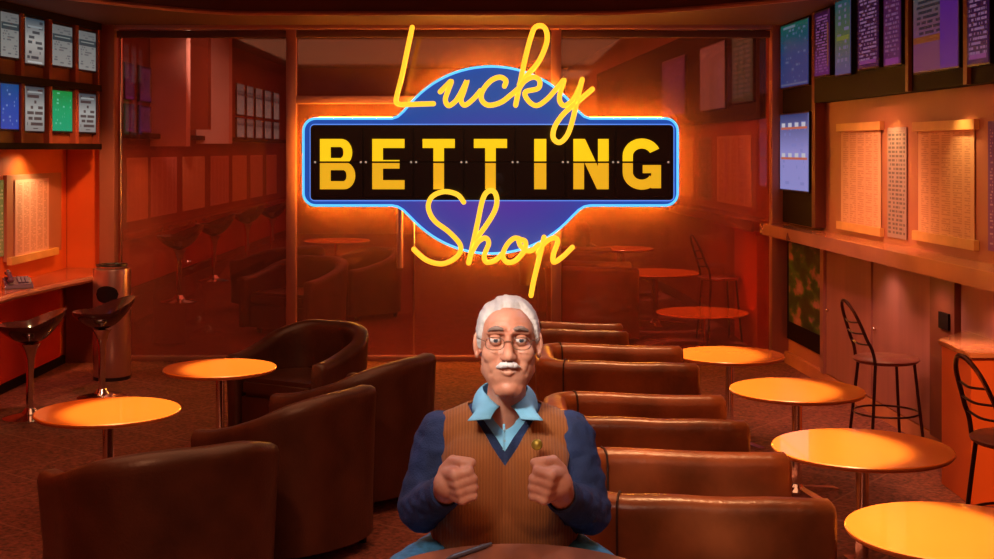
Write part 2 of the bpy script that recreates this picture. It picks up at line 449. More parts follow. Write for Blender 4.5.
s_table = text_mat('display_lilac_table', (.03, .06, .22), (.42, .42, .95), (.30, .32, .80), 14, 6, 2, .55, .60, mid=(.42, .40, .92),
    band=[(.80, .83, .03, .97, (.8, .2, .12)), (.40, .43, .03, .97, (.8, .2, .12))]+[(v, v+.055, u, u+.13, (.85, .82, .95)) for v in (.83, .43) for u in (.06, .30, .54, .78)])
s_pur = text_mat('display_purple_list', (.10, .01, .12), (.30, .04, .38), (.75, .25, .80), 22, 6, 3, E, .45, mid=(.03, .01, .05), band=[(.12, .80, .88, .95, (.7, .22, .03))])
s_mix = text_mat('display_mixed_chart', (.03, .22, .30), (.25, .22, .62), (.55, .45, .9), 12, 5, 4, E, .56, mid=(.25, .35, .16), band=[(.46, .52, .1, .9, (.5, .55, .12))])
s_mag = text_mat('display_magenta_rows', (.06, .01, .08), (.12, .02, .16), (.8, .4, .85), 20, 12, 5, E, .47, band=[(.05, .10, .1, .9, (.6, .12, .6))])
s_mag2 = text_mat('display_violet_rows', (.16, .02, .16), (.22, .03, .26), (.65, .3, .7), 18, 9, 6, E, .5, band=[(.0, .08, .1, .9, (.6, .08, .65))])
s_big = text_mat('display_big_violet', (.06, .28, .24), (.30, .06, .62), (.02, .03, .06), 18, 7, 7, E, .42, mid=(.40, .16, .30), band=[(.0, .30, .0, .62, (.42, .10, .32)), (.30, .37, .0, .62, (.60, .14, .05)), (.0, 1., .62, 1., (.26, .04, .62))])
zt = zR(803, 23); zb = zR(803, 86)
screen('wall_screen', s_blue, onR, 790, 818, zb, zt, .05, 'blue green betting screen high in the narrow column beside the glass')
screen('wall_screen', s_table, onR, 789.5, 818, zR(803, 190), zR(803, 114), .05, 'pale lilac timetable screen, lower one of the narrow column beside the glass')
of = .10
def rs(m, a, b_, py0, py1, lab):
    pc = (a+b_)/2
    screen('wall_screen', m, lambda p: onR(p), a, b_, zR(pc, py1, .13), zR(pc, py0, .13), of, lab)
rs(s_pur, 831, 846, 6, 72, 'narrow purple odds screen with an orange bar, first right of the column')
rs(s_mix, 852.5, 868, -6, 71, 'slim multicoloured blue and olive screen in the overhead cabinet')
rs(s_mag, 876, 897, -14, 64, 'black screen with magenta dotted rows in the overhead cabinet')
rs(s_mag2, 903, 920, -22, 61, 'violet list screen just left of the biggest overhead screen')
rs(s_big, 934, 980, -34, 66, 'largest overhead screen, violet with teal and orange blocks, at right')
rs(s_mag, 990, 1012, -40, 60, 'overhead screen cut off by the right edge of the picture')

# race sheets on the right wall
def sheetmat(name, a, ink, rows, cols, seed): return text_mat(name, a, tuple(c*.95 for c in a), ink, rows, cols, seed, 0, .42, .06)
p_cream = sheetmat('cream_race_sheet', (.85, .52, .26), (.66, .33, .16), 46, 9, 1)
p_cream2 = sheetmat('warm_race_sheet', (.85, .50, .24), (.64, .31, .15), 50, 12, 2)
p_grey = sheetmat('grey_race_sheet', (.42, .30, .24), (.12, .10, .08), 26, 6, 3)
M_rail = mat('pale_wood_rail', (.80, .42, .12), .45, noise_s=6, noise_a=.1)
def sheet(m, pxa, pxb, pyt, pyb, label, rails=True, pl=onR, zf=zR, off=0., name='race_sheet'):
    z1, z0 = zf(pxb, pyt), zf(pxb, pyb)
    A, B = pl(pxa), pl(pxb)
    e = empty(name, ((A[0]+B[0])/2, (A[1]+B[1])/2, z0), 0, label, 'notice sheet')
    plate('paper', m, pl, pxa, pxb, z0, z1, off+.006, off+.012, e)
    if rails:
        dA, dB = Vector(A), Vector(B); d = (dB-dA).normalized()*.05
        for zz in (z1-.02, z0-.03):
            b = new(); uvbox_front(b, dA-d, dB+d, zz, zz+.06, off+.002, off+.035); obj('rail', b, M_rail, e, smooth=False, world=True)
    return e
sheet(p_cream, 842.5, 882, 127, 232, 'cream race sheet between two wooden rails, left one on the right wall')
sheet(p_cream2, 920, 976, 126, 245, 'widest cream race sheet between wooden rails on the right wall')
sheet(p_grey, 889, 908, 127, 240, 'narrow grey newspaper strip pinned between the two cream race sheets', False)
sheet(text_mat('violet_sheet', (.2, .1, .4), (.3, .1, .35), (.6, .4, .6), 40, 8, 9, 0), 990, 1016, 120, 255, 'violet sheet at the right edge of the picture on the right wall', False)

# ---- left side fittings
LA, LB = Vector((-3.79, 9.45)), Vector((-3.54, 11.5))
ld = (LB-LA).normalized()
def onL(px):          # intersection of the pixel column with the cabinet front line
    k = (px-CX)/F     # x = k*Y ; x = LA.x + s*ld.x ; Y = LA.y + s*ld.y
    s = (k*LA.y-LA.x)/(ld.x-k*ld.y)
    return (LA.x+s*ld.x, LA.y+s*ld.y)
def zL(px, py): return Z(py, onL(px)[1])
zt_, zm_, zb_ = zL(60, 22), zL(60, 84), zL(60, 147)
e = empty('screen_rack', (-3.68, 10.4, zb_), 0, 'dark red two row screen rack hung high on the left wall', 'cabinet')
La, Lb_ = onL(-60), onL(98)
b = new(); prism(b, [(-3.878, La[1]), (La[0]-.03, La[1]), (Lb_[0]-.03, Lb_[1]), (-3.55, YG-.15), (-3.878, YG-.15)], zb_, zt_+.06); obj('rack_body', b, M_brown, e, smooth=False, world=True)
for zz, hh in ((zb_-.02, .05), (zm_-.03, .055), (zt_, .06)):
    b = new(); uvbox_front(b, La, Lb_, zz, zz+hh, -.03, .035); obj('shelf', b, M_dark, e, smooth=False, world=True)
M_mull = mat('red_brown_mullion', (.30, .07, .045), .4)
for px in (-28, 0+20.5, 48.5, 75, 97.5):
    b = new(); uvbox_front(b, onL(px-1.6), onL(px+1.6 if px < 97 else px), zb_+.03, zt_, -.03, .02); obj('divider', b, M_mull, e, smooth=False, world=True)
l_white = text_mat('display_white_table', (.22, .22, .22), (.42, .40, .37), (.14, .14, .15), 16, 5, 1, .5, .55, mid=(.34, .34, .32), band=[(.62, .78, 0, 1, (.06, .08, .09)), (.70, .73, .1, .9, (.3, .32, .3))])
l_pic = text_mat('display_race_photo', (.04, .07, .10), (.30, .26, .24), (.03, .03, .04), 9, 3.2, 2, .62, .5, mid=(.5, .48, .45), band=[(.80, .84, .1, .9, (.3, .34, .36)), (.02, .06, .1, .9, (.6, .6, .58))])
l_pic2 = text_mat('display_race_photo_b', (.05, .06, .08), (.34, .30, .28), (.06, .02, .02), 8, 3.6, 5, .62, .48, mid=(.52, .5, .47), band=[(.86, .90, .1, .9, (.4, .42, .42))])
l_blue = text_mat('display_blue', (.01, .10, .34), (.05, .10, .60), (.3, .45, .85), 12, 5, 3, .55, .6, mid=(.03, .10, .55))
l_green = text_mat('display_green', (.01, .28, .05), (.01, .42, .20), (.2, .7, .45), 12, 6, 4, .7, .62, mid=(.01, .42, .16))
lefts = [(-24, -3.5, 8, 52, 82, 129, l_white, l_pic, 'out', 'out'),
         (0.5, 18, 13, 57, 84, 129, l_white, l_blue, 'grey table screen first in the top row of the left rack', 'bright blue screen in the bottom row of the left rack'),
         (25, 43.5, 19, 64, 87, 131, l_pic, l_pic2, 'race picture screen second in the top row of the left rack', 'black and white race picture screen between the blue and green screens'),
         (52, 71.5, 26, 66, 91, 131, l_white, l_green, 'grey table screen third in the top row of the left rack', 'bright green screen in the bottom row of the left rack'),
         (78.5, 95, 32, 70, 94, 132, l_white, l_pic2, 'grey table screen nearest the glass in the top row', 'race picture screen nearest the glass in the bottom row')]
for a, c, t0, t1, u0, u1, m1, m2, lab1, lab2 in lefts:
    if lab1 == 'out': continue
    pc = (a+c)/2
    screen('wall_screen', m1, onL, a, c, zL(pc, t1), zL(pc, t0), -.028, lab1, bez=.016)
    screen('wall_screen', m2, onL, a, c, zL(pc, u1), zL(pc, u0), -.028, lab2, bez=.016)

# left counter with curved front
e = empty('wall_counter', (-3.7, 9.5, .80), 0, 'curved red brown counter shelf fixed along the left wall behind the bar stools', 'counter')
front = catmull([(-3.50, 7.0, 0), (-3.56, 8.5, 0), (-3.60, 9.5, 0), (-3.52, 10.3, 0), (-3.42, 10.9, 0), (-3.42, 11.5, 0), (-3.48, 11.70, 0)], 6)
b = new(); prism(b, [(-3.88, 7.0)]+[(p.x, p.y) for p in front]+[(-3.54, 11.71), (-3.88, 11.71)], .785, .84, .006)
M_cw = mat('red_brown_counter', (.42, .10, .05), .25, noise_s=3, noise_a=.25, coat=.5)
obj('worktop', b, M_cw, e, world=True)
b = new(); tube(b, [(p.x+.006, p.y, .8125) for p in front], .026, 8); obj('edge_trim', b, M_copper, e, world=True)
b = new(); uvbox_front(b, (-3.88, 7), (-3.88, 11.45), .08, .78, .002, .03); tag(obj('counter_apron', b, M_redp, smooth=False), 'glossy red panel under the left counter behind the bar stools', 'wall panel')
b = new(); uvbox_front(b, (-3.85, 11.66), (-3.50, 11.66), .0, .78, 0, .05); tag(obj('counter_support', b, M_brown, smooth=False), 'brown panel holding up the far end of the left counter beside the steel bin', 'wall panel')
# notices on left wall above counter
onLw = lambda px: (-3.88, -3.88/((px-CX)/F))
zLw = lambda px, py: Z(py, onLw(px)[1])
p_pink = sheetmat('pinkish_race_sheet', (.80, .42, .32), (.50, .22, .16), 60, 12, 4)
e = empty('notice_board', (-3.85, 10.5, 1.1), 0, 'pink brown board carrying a race sheet above the left counter', 'notice board')
plate('board', mat('pink_brown_board', (.50, .18, .10), .5), onLw, 3, 58, zLw(30, 256), zLw(30, 174), .002, .03, e)
plate('ledge', M_rail, onLw, 3, 51, zLw(30, 259), zLw(30, 252), .03, .07, e)
sheet(p_pink, 10, 44, 178, 249, 'pale pink race sheet pinned to the board above the left counter', False, onLw, zLw, .03)
sheet(text_mat('green_notice', (.15, .25, .10), (.3, .4, .2), (.6, .6, .4), 20, 4, 3, 0), -14, 2.5, 180, 256, 'green notice cut off by the left edge of the picture', False, onLw, zLw, 0)
# telephone on the left counter
e = empty('desk_telephone', (-3.68, 9.98, .84), .5, 'dark purple desk telephone on the left counter', 'telephone')
M_ph = mat('dark_purple_plastic', (.10, .035, .09), .25, coat=.5)
b = new(); v = []
b2 = [(-.11, -.09), (.11, -.09), (.11, .09), (-.11, .09)]
vs0 = [b.verts.new((x, y, 0)) for x, y in b2]; vs1 = [b.verts.new((x*.9, y*.9, .035 if y < 0 else .085)) for x, y in b2]
b.faces.new(vs0[::-1]); b.faces.new(vs1)
for i in range(4): b.faces.new((vs0[i], vs0[(i+1)%4], vs1[(i+1)%4], vs1[i]))
bmesh.ops.bevel(b, geom=b.edges[:], offset=.008, segments=2, affect='EDGES'); obj('base', b, M_ph, e)
b = new(); tube(b, catmull([(-.06, -.08, .075), (-.065, -.04, .105), (-.065, .04, .125), (-.06, .08, .12)], 5), .018, 8); ell(b, (-.06, -.08, .07), (.026, .026, .02), 12, 8); ell(b, (-.06, .085, .112), (.026, .026, .02), 12, 8); obj('handset', b, M_ph, e)
b = new()
for i in range(3):
    for j in range(4): box(b, .0+i*.027, .02+i*.027, -.05+j*.026, -.032+j*.026, .05+j*.0085, .06+j*.0085)
obj('keypad', b, mat('grey_keys', (.35, .3, .4), .4), e)

# steel bin
e = empty('litter_bin', (X(112, 10.8), 10.8, 0), 0, 'tall brushed steel cylinder bin with black oval opening beside the left counter', 'bin')
b = new(); lathe(b, [(.150, .03), (.153, .04), (.153, .90), (.150, .915), (.11, .93), (0, .935)]); obj('body', b, M_steel, e)
b = new(); lathe(b, [(.145, 0), (.15, .005), (.15, .03), (.14, .035)]); obj('foot_ring', b, M_blk, e)
b = new()
ring = [b.verts.new((.158*math.sin(.62*math.cos(t)), -.158*math.cos(.62*math.cos(t)), .715+.07*math.sin(t))) for t in [2*PI*k/28 for k in range(28)]]
ring2 = [b.verts.new((.150*math.sin(.62*math.cos(t)), -.150*math.cos(.62*math.cos(t)), .715+.07*math.sin(t))) for t in [2*PI*k/28 for k in range(28)]]
gr = []
for i in range(-7, 8):
    a = .62*i/7; h = .07*math.sqrt(max(0, 1-(i/7)**2))
    gr.append((b.verts.new((.159*math.sin(a), -.159*math.cos(a), .715-h-.0005)), b.verts.new((.159*math.sin(a), -.159*math.cos(a), .715+h+.0005))))
for i in range(14): b.faces.new((gr[i][0], gr[i+1][0], gr[i+1][1], gr[i][1]))
obj('opening', b, M_blk, e)
b = new(); tube(b, [(.12*math.cos(t), .12*math.sin(t), .945) for t in [2*PI*k/32 for k in range(32)]], .01, 6, closed=True); obj('top_rim', b, M_blk, e)

# ------------------------------------------------------------------ furniture
def tub_chair(name, label, group, loc, rz, m, W=.86, D=.80, R=.42, hb=.78, ha=.60, t=.10, seam=False, flare=.02):
    e = empty(name, loc, rz, label, 'armchair', group)
    w, df, db = W/2, D/2, D/2
    path = []
    ns = 10; na = 14
    for i in range(ns): path.append((w, df-(df+db-R)*i/ns, 1, 0))
    for i in range(na+1):
        a = PI/2*i/na; path.append((w-R+R*math.cos(a), -db+R-R*math.sin(a), math.cos(a), -math.sin(a)))
    k = 6 if w-R > .01 else 0
    for i in range(1, k): path.append((w-R-(w-R)*i/k, -db, 0, -1))
    mid = [] if k == 0 else [(0, -db, 0, -1)]
    half = path if k == 0 else path
    if k == 0: full = path + [(-x, y, -nx, ny) for x, y, nx, ny in reversed(path[:-1])]
    else: full = path + mid + [(-x, y, -nx, ny) for x, y, nx, ny in reversed(path)]
    n = len(full); dist = [0]
    for a, c in zip(full, full[1:]): dist.append(dist[-1]+math.hypot(a[0]-c[0], a[1]-c[1]))
    tot = dist[-1]
    def height(s):
        q = 1-abs(2*s/tot-1)          # 0 at the arm ends, 1 at the back
        q = min(1, q/.85); q = q*q*(3-2*q)
        return ha+(hb-ha)*q
    def section(i, sh=0.):
        x, y, nx, ny = full[i]; h = height(dist[i])-sh*.6
        cs = [(0, .07), (.0, .25), (flare*.6, h*.7), (flare, h-.07), (flare+.004, h-.04), (flare-.006, h-.012), (flare-.03, h), (-t*.55, h+.002), (-t+.012, h-.012), (-t, h-.045), (-t+.004, h-.09), (-t, .30), (-t, .07)]
        c0 = -t/2
        return [Vector((x+nx*(c0+(o-c0)*(1-sh*9)), y+ny*(c0+(o-c0)*(1-sh*9)), z if z > .1 else z)) for o, z in cs]
    b = new(); rows = []
    tx = Vector((0, 1, 0))
    first = [b.verts.new(p+Vector((0, .018, 0))) for p in section(0, .03)]; rows.append(first)
    for i in range(n):
        rows.append([b.verts.new(p) for p in section(i)])
    rows.append([b.verts.new(p+Vector((0, .018, 0))) for p in section(n-1, .03)])
    for A, B in zip(rows, rows[1:]):
        m_ = len(A)
        for j in range(m_): b.faces.new((A[j], A[(j+1)%m_], B[(j+1)%m_], B[j]))
    b.faces.new(rows[0]); b.faces.new(rows[-1])
    bmesh.ops.recalc_face_normals(b, faces=b.faces[:])
    # small creases in the leather
    for v in b.verts:
        v.co += Vector((noise.noise(v.co*5), noise.noise(v.co*5+Vector((9, 2, 1))), noise.noise(v.co*4+Vector((3, 7, 5)))))*.007
    sh = obj('backrest', b, m, e, ang=60)
    # seat cushion
    wi, bi = w-t, db-t; Ri = max(R-t, .06); pts = [(wi-.006, df-.02)]
    for i in range(9):
        a = PI/2*i/8; pts.append((wi-.006-Ri+Ri*math.cos(a), -bi+.006+Ri-Ri*math.sin(a)))
    pts = pts+[(-x, y) for x, y in reversed(pts)]
    pts = [p for i, p in enumerate(pts) if i == 0 or (Vector(p)-Vector(pts[i-1])).length > 1e-3]
    b = new(); prism(b, pts, .30, .43, .03); obj('seat', b, m, e)
    b = new(); prism(b, [(x*.98, y*.98) for x, y in pts], .07, .30, .0); obj('seat_base', b, m, e)
    for sx in (-1, 1):
        for sy in (-1, 1):
            b = new(); lathe(b, [(.022, 0), (.03, .072)], (sx*(w-.14), sy*(df-.14), 0), 12); obj('leg', b, M_blk, e)
    # piping along the rim ends / seams
    if seam:
        for i in (ns+2, n-1-ns-2):
            x, y, nx, ny = full[i]; h = height(dist[i])
            pp = [(o, z) for o, z in ((.0045, .09), (.003, .25), (flare*.6+.003, h*.7), (flare+.005, h-.06), (flare-.006, h-.010), (flare-.03, h+.003), (-t*.55, h+.006), (-t+.012, h-.008), (-t-.003, h-.05), (-t-.002, .44))]
            b = new(); tube(b, [(x+nx*o, y+ny*o, z) for o, z in pp], .0045, 6); obj('seam', b, M_seam, sh)
    return e
R_ = math.radians
g = 'dark tub armchairs on the left'
tl = tub_chair('tub_armchair', 'dark brown tub armchair at bottom left with its broad back to the camera', g, (-1.345, 5.30, 0), R_(30), M_leath, R=.34, hb=.765, ha=.58, W=.90, D=.78)
tl.scale = (.93, .95, .98)
dup(tl, (-.955, 6.20, 0), R_(58), 'dark brown tub armchair second from the front, between two others at left', g, (.80, .82, 1.02))
dup(tl, (-.73, 7.14, 0), R_(62), 'dark brown tub armchair third from the front, just behind and left of the man', g, (.86, .86, 1.02))
dup(tl, (-1.27, 8.66, 0), R_(150), 'dark tub armchair opening toward the camera beside the far left round table', g, (.86, .86, .95))
g = 'cognac leather armchairs in a row at right'
tr = tub_chair('leather_armchair', 'front cognac leather armchair right of the man by his elbow', g, (.68, 4.60, 0), R_(-90), M_leathR, W=.72, D=.82, R=.16, hb=.77, ha=.75, t=.09, seam=True)
dup(tr, (.64, 5.80, 0), R_(-90), 'second cognac leather armchair behind the front one in the right row', g, (.86, 1, 1))
dup(tr, (.65, 7.30, 0), R_(-90), 'third cognac leather armchair in the right row, behind the shoulder of the man', g, (.95, 1.02, 1))
dup(tr, (.52, 8.80, 0), R_(-90), 'last cognac leather armchair of the right row, up against the glass', g, (.56, .82, .93))

def cafe_table(name, label, group, loc, D=.74, h=.58, m=M_top, sc=None):
    e = empty(name, loc, 0, label, 'table', group)
    r = D/2
    b = new(); lathe(b, [(0, h-.028), (r-.03, h-.028), (r-.008, h-.022), (r, h-.010), (r-.001, h-.004), (r-.006, h), (0, h)], seg=72); o = obj('tabletop', b, [m, M_edge], e, ang=30)
    for p in o.data.polygons:
        if p.center.z < h-.003: p.material_index = 1
    b = new(); lathe(b, [(.028, .02), (.028, h-.03)], seg=20); lathe(b, [(.09, h-.045), (.09, h-.029)], seg=24); obj('column', b, M_chrome, e)
    b = new(); 
    lathe(b, [(.05, .0), (.055, .02), (.035, .05), (.028, .06)], seg=20); obj('hub', b, M_chrome, e)
    for k in range(4):
        a = PI/4+k*PI/2+.3; b = new()
        c_, s_ = math.cos(a), math.sin(a); L_ = r*.72
        q = [Vector((.03*c_, .03*s_, .045)), Vector((L_*c_, L_*s_, .012))]
        n_ = Vector((-s_, c_, 0))
        tops = [q[0]-n_*.022, q[0]+n_*.022, q[1]+n_*.030, q[1]-n_*.030]
        A = [b.verts.new(p) for p in tops]; B = [b.verts.new((p.x, p.y, 0)) for p in tops]
        b.faces.new(A); b.faces.new(B[::-1])
        for i in range(4): b.faces.new((A[i], B[i], B[(i+1)%4], A[(i+1)%4]))
        bmesh.ops.recalc_face_normals(b, faces=b.faces[:]); obj('leg', b, M_chrome, e)
    return e
g = 'round orange tables'
t0 = cafe_table('round_table', 'round orange table in the foreground at the bottom right corner', g, (X(954, 4.52), 4.52, 0))
dup(t0, (X(862, 5.78), 5.78, 0), .4, 'round orange table second from the front on the right', g, (1.07, 1.07, 1))
dup(t0, (X(797, 7.18), 7.18, 0), .9, 'round orange table third from the front on the right', g, (1, 1, 1))
dup(t0, (X(729.5, 8.41), 8.41, 0), 1.3, 'farthest round orange table on the right before the glass', g, (.95, .95, 1))
dup(t0, (X(108, 6.6), 6.6, 0), .2, 'near left round table, orange red, behind the front tub armchair', g, (.98, .98, 1))
dup(t0, (X(220, 7.9), 7.9, 0), .7, 'far left round table, orange red, beside the steel bin', g, (.92, .92, 1))

# swivel bar stools at the left counter
def swivel(label, group, loc, rz, seat=.60):
    e = empty('bar_stool', loc, rz, label, 'bar stool', group)
    # scooped shell: local +x is the raised lip
    b = new(); nr, na = 9, 32
    def pt(r, a, under):
        x, y = r*.22*math.cos(a), r*.20*math.sin(a)
        lip = max(0, math.cos(a))**1.0
        z = seat-.05+.10*r**2.2+.10*lip*r**3-(.022 if under else 0)-(.02*(1-r) if under else 0)
        s = 1+.0*under
        return Vector((x+.03*lip*r**3, y, z))
    T = [[b.verts.new(pt(i/nr, 2*PI*k/na, False)) for k in range(na)] for i in range(1, nr+1)]; c1 = b.verts.new(pt(0, 0, False))
    U = [[b.verts.new(pt(i/nr*.985, 2*PI*k/na, True)) for k in range(na)] for i in range(1, nr+1)]; c2 = b.verts.new(pt(0, 0, True))
    for G, c in ((T, c1), (U, c2)):
        for k in range(na):
            b.faces.new((c, G[0][k], G[0][(k+1)%na]))
            for i in range(nr-1): b.faces.new((G[i][k], G[i+1][k], G[i+1][(k+1)%na], G[i][(k+1)%na]))
    for k in range(na): b.faces.new((T[-1][k], U[-1][k], U[-1][(k+1)%na], T[-1][(k+1)%na]))
    bmesh.ops.recalc_face_normals(b, faces=b.faces[:]); obj('seat', b, M_shell, e, ang=60)
    b = new()
    P_ = [[b.verts.new(pt(i/nr*.55+.001, 2*PI*k/na, False)+Vector((0, 0, .006))) for k in range(na)] for i in range(0, nr+1)]
    for k in range(na):
        for i in range(nr): b.faces.new((P_[i][k], P_[i+1][k], P_[i+1][(k+1)%na], P_[i][(k+1)%na]))
    bmesh.ops.recalc_face_normals(b, faces=b.faces[:]); obj('seat_pad', b, M_seatp, e)
    b = new(); lathe(b, [(.075, seat-.09), (.05, seat-.13), (.032, seat-.2), (.026, seat-.3), (.026, .06)], seg=20); obj('stem', b, M_chrome, e)
    b = new(); lathe(b, [(.185, 0), (.185, .012), (.15, .022), (.06, .04), (.034, .075), (0, .08)], seg=36); obj('base', b, M_chrome, e)
    return e
g = 'swivel bar stools at the left counter'
sw = swivel('black scooped swivel bar stool at far left by the counter', g, (X(30, 9.2), 9.2, 0), R_(25), .62)
dup(sw, (X(102, 9.95), 9.95, 0), R_(35), 'black scooped swivel bar stool in front of the steel bin', g)
g2 = 'swivel bar stools of the built reflection'
for px, Y, lab in ((179, 16.2, 'nearest dim swivel bar stool built as a reflection in the left glass pane'), (214, 18.8, 'second dim swivel bar stool built as a reflection in the left glass pane'), (247, 21.9, 'third dim swivel bar stool built as a reflection in the left glass pane'), (272, 23.6, 'farthest dim swivel bar stool built as a reflection in the left glass pane')):
    dup(sw, (X(px, Y), Y, 0), R_(30), lab, g2, (1.25, 1.25, 1.25))

# wire backed stools
def wire_stool(label, group, loc, rz, seat=.57):
    e = empty('wire_bar_stool', loc, rz, label, 'bar stool', group)
    b = new(); lathe(b, [(0, seat-.03), (.19, seat-.03), (.205, seat-.02), (.21, seat-.008), (.20, seat), (0, seat+.004)], seg=44); obj('seat', b, M_seatR, e)
    # hoop back: local -x is the back side
    top = .37
    hp = catmull([(-.10, -.16, .0), (-.14, -.15, seat-.02), (-.19, -.13, seat+.14), (-.245, -.10, seat+.28), (-.275, -.05, seat+top-.02), (-.285, 0, seat+top), (-.275, .05, seat+top-.02), (-.245, .10, seat+.28), (-.19, .13, seat+.14), (-.14, .15, seat-.02), (-.10, .16, .0)], 8)
    hp = [p for p in hp if p.z > seat-.05]
    b = new(); tube(b, hp, .011, 8); hoop = obj('back_hoop', b, M_wire, e)
    for zz, yy, xx in ((.10, .135, -.172), (.17, .125, -.205), (.24, .108, -.228)):
        b = new(); tube(b, catmull([(xx, -yy, seat+zz), (xx-.015, 0, seat+zz-.01), (xx, yy, seat+zz)], 5), .006, 6); obj('rung', b, M_wire, hoop)
    for sx, sy in ((-1, -1), (-1, 1), (1, -1), (1, 1)):
        b = new(); tube(b, [(sx*.13, sy*.13, seat-.03), (sx*.175, sy*.175, 0.001)], .0105, 8); obj('leg', b, M_wire, e)
    b = new(); tube(b, [(.205*math.cos(t), .205*math.sin(t), .22) for t in [2*PI*k/40 for k in range(40)]], .007, 6, closed=True); obj('foot_ring', b, M_wire, e)
    return e
g = 'wire backed bar stools at the right ledge'
ws = wire_stool('dark wire backed bar stool with round brown seat before the rosy cupboard doors', g, (X(886, 8.35), 8.35, 0), R_(8))
dup(ws, (X(1020, 5.95), 5.95, 0), R_(12), 'wire backed bar stool cut off by the right edge before the orange box', g, (1.05, 1.05, 1.03))
dup(ws, (2.22, 13.0, 0), R_(10), 'dim wire backed bar stool built as a reflection in the right glass pane', g, (1.0, 1.0, 1.12))

# ------------------------------------------------------------------ reflection in the glass, built as a dim room beyond it
g = 'dim round tables of the built reflection'
def btable(px, py, Y, w, lab):
    z = Z(py, Y); s = w*Y/F/.74
    dup(t0, (X(px, Y), Y, 0), .5, lab, g, (s, s, z/.58))
btable(702, 312, 12.45, 92, 'nearest dim round table built as a reflection in the right glass pane')
btable(655, 272, 14.2, 88, 'middle dim round table built as a reflection in the right glass pane')
btable(622, 248, 17.0, 64, 'farthest dim round table built as a reflection in the right glass pane')
btable(337, 240, 20.6, 66, 'farther dim round table built as a reflection under the left side of the sign')
btable(288, 260, 17.2, 68, 'dim round table built as a reflection by the glass post left of the sign')
g = 'dim armchairs of the built reflection'
for i, (px, Y, rz, m_, lab) in enumerate(((300, 13.6, 150, tl, 'dim tub armchair built as a reflection just right of the left glass post'), (360, 14.9, 130, tl, 'dim tub armchair built as a reflection under the left end of the sign'),
        (283, 15.6, 40, tl, 'dim tub armchair with its back turned, built as a farther reflection at left'),
        (590, 13.0, -90, tr, 'nearest dim leather armchair built as a reflection in the right glass pane'), (575, 15.0, -90, tr, 'second dim leather armchair built as a reflection in the right glass pane'),
        (551, 17.9, -90, tr, 'third dim leather armchair built as a reflection in the right glass pane'), (560, 20.5, -90, tr, 'farthest dim leather armchair built as a reflection in the right glass pane'))):
    dup(m_, (X(px, Y), Y, 0), R_(rz), lab, g, (1.05, 1.05, 1.0))
# far left ledge, papers, screens
e = empty('wall_counter', (-4.6, 20, .80), 0, 'dim red ledge running along the far left wall of the built reflection', 'counter')
b = new(); uvbox_front(b, (-4.72, 12.2), (-4.72, 28.9), .80, .86, .0, .20); obj('worktop', b, M_cw, e, smooth=False, world=True)
b = new(); uvbox_front(b, (-4.72, 12.2), (-4.72, 28.9), .13, .80, .002, .02); obj('apron', b, M_redp, e, smooth=False, world=True)
onB = lambda px: (-4.72, -4.72/((px-CX)/F))
zB = lambda px, py: Z(py, onB(px)[1])
b = new(); uvbox_front(b, (-4.72, 12.2), (-4.72, 28.9), 2.05, 2.12, .002, .16); tag(obj('shelf_rail', b, M_dark, smooth=False), 'dark rail below the dim screens on the far left wall of the built reflection', 'shelf')
for i, (a, c) in enumerate(((126, 147), (150, 176), (182, 204), (210, 228), (232, 246), (250, 262), (266, 276))):
    lab = ('first', 'second', 'third', 'fourth', 'fifth', 'sixth', 'seventh')[i]
    sheet(p_pink if i % 2 else p_cream, a, c, zz if False else HY+ (CH-1.80)*F/onB(c)[1], HY+(CH-.98)*F/onB(c)[1], lab+' dim race sheet along the far left wall of the built reflection, counted from the left', False, onB, zB)
for i, (a, c, m_) in enumerate(((122, 131, s_mag2), (137, 148, s_pur), (235, 242, l_white), (245, 251, l_white), (254, 260, l_white), (263, 269, l_white), (272, 277, l_white))):
    Yb = onB(c)[1]
    lab = ('leftmost', 'second', 'third', 'fourth', 'fifth', 'sixth', 'rightmost')[i]
    sc_ = screen('wall_screen', m_, onB, a, c, 2.55, 3.0 if i < 2 else 3.1, .01, 'dim upper row screen on the far left wall of the built reflection, '+lab, 'dim screens of the built reflection')
    screen('wall_screen', m_, onB, a, c, 2.14, 2.48, .01, 'dim lower row screen on the far left wall of the built reflection, '+lab, 'dim screens of the built reflection')
M_pale = mat('pale_pilaster', (.9, .75, .68), .6, noise_s=1.5, noise_a=.15)
for a, c, lab in ((165, 186, 'left pale wide pilaster built as a reflection in the left glass pane'), (209, 229, 'right pale wide pilaster built as a reflection in the left glass pane')):
    Y0 = -4.5/((a-CX)/F)
    b = new(); box(b, -4.70, X(c, Y0), Y0, Y0+.25, 1.95 if a < 200 else 2.0, 3.74); tag(obj('pilaster', b, M_pale, smooth=False), lab, 'column')
b = new(); box(b, X(188, 19.0), X(208, 19.0), 19.0, 19.2, 2.2, 3.74); tag(obj('wall_hanging', b, M_brown, smooth=False), 'dark brown hanging panel between the two pale pilasters of the built reflection', 'panel')
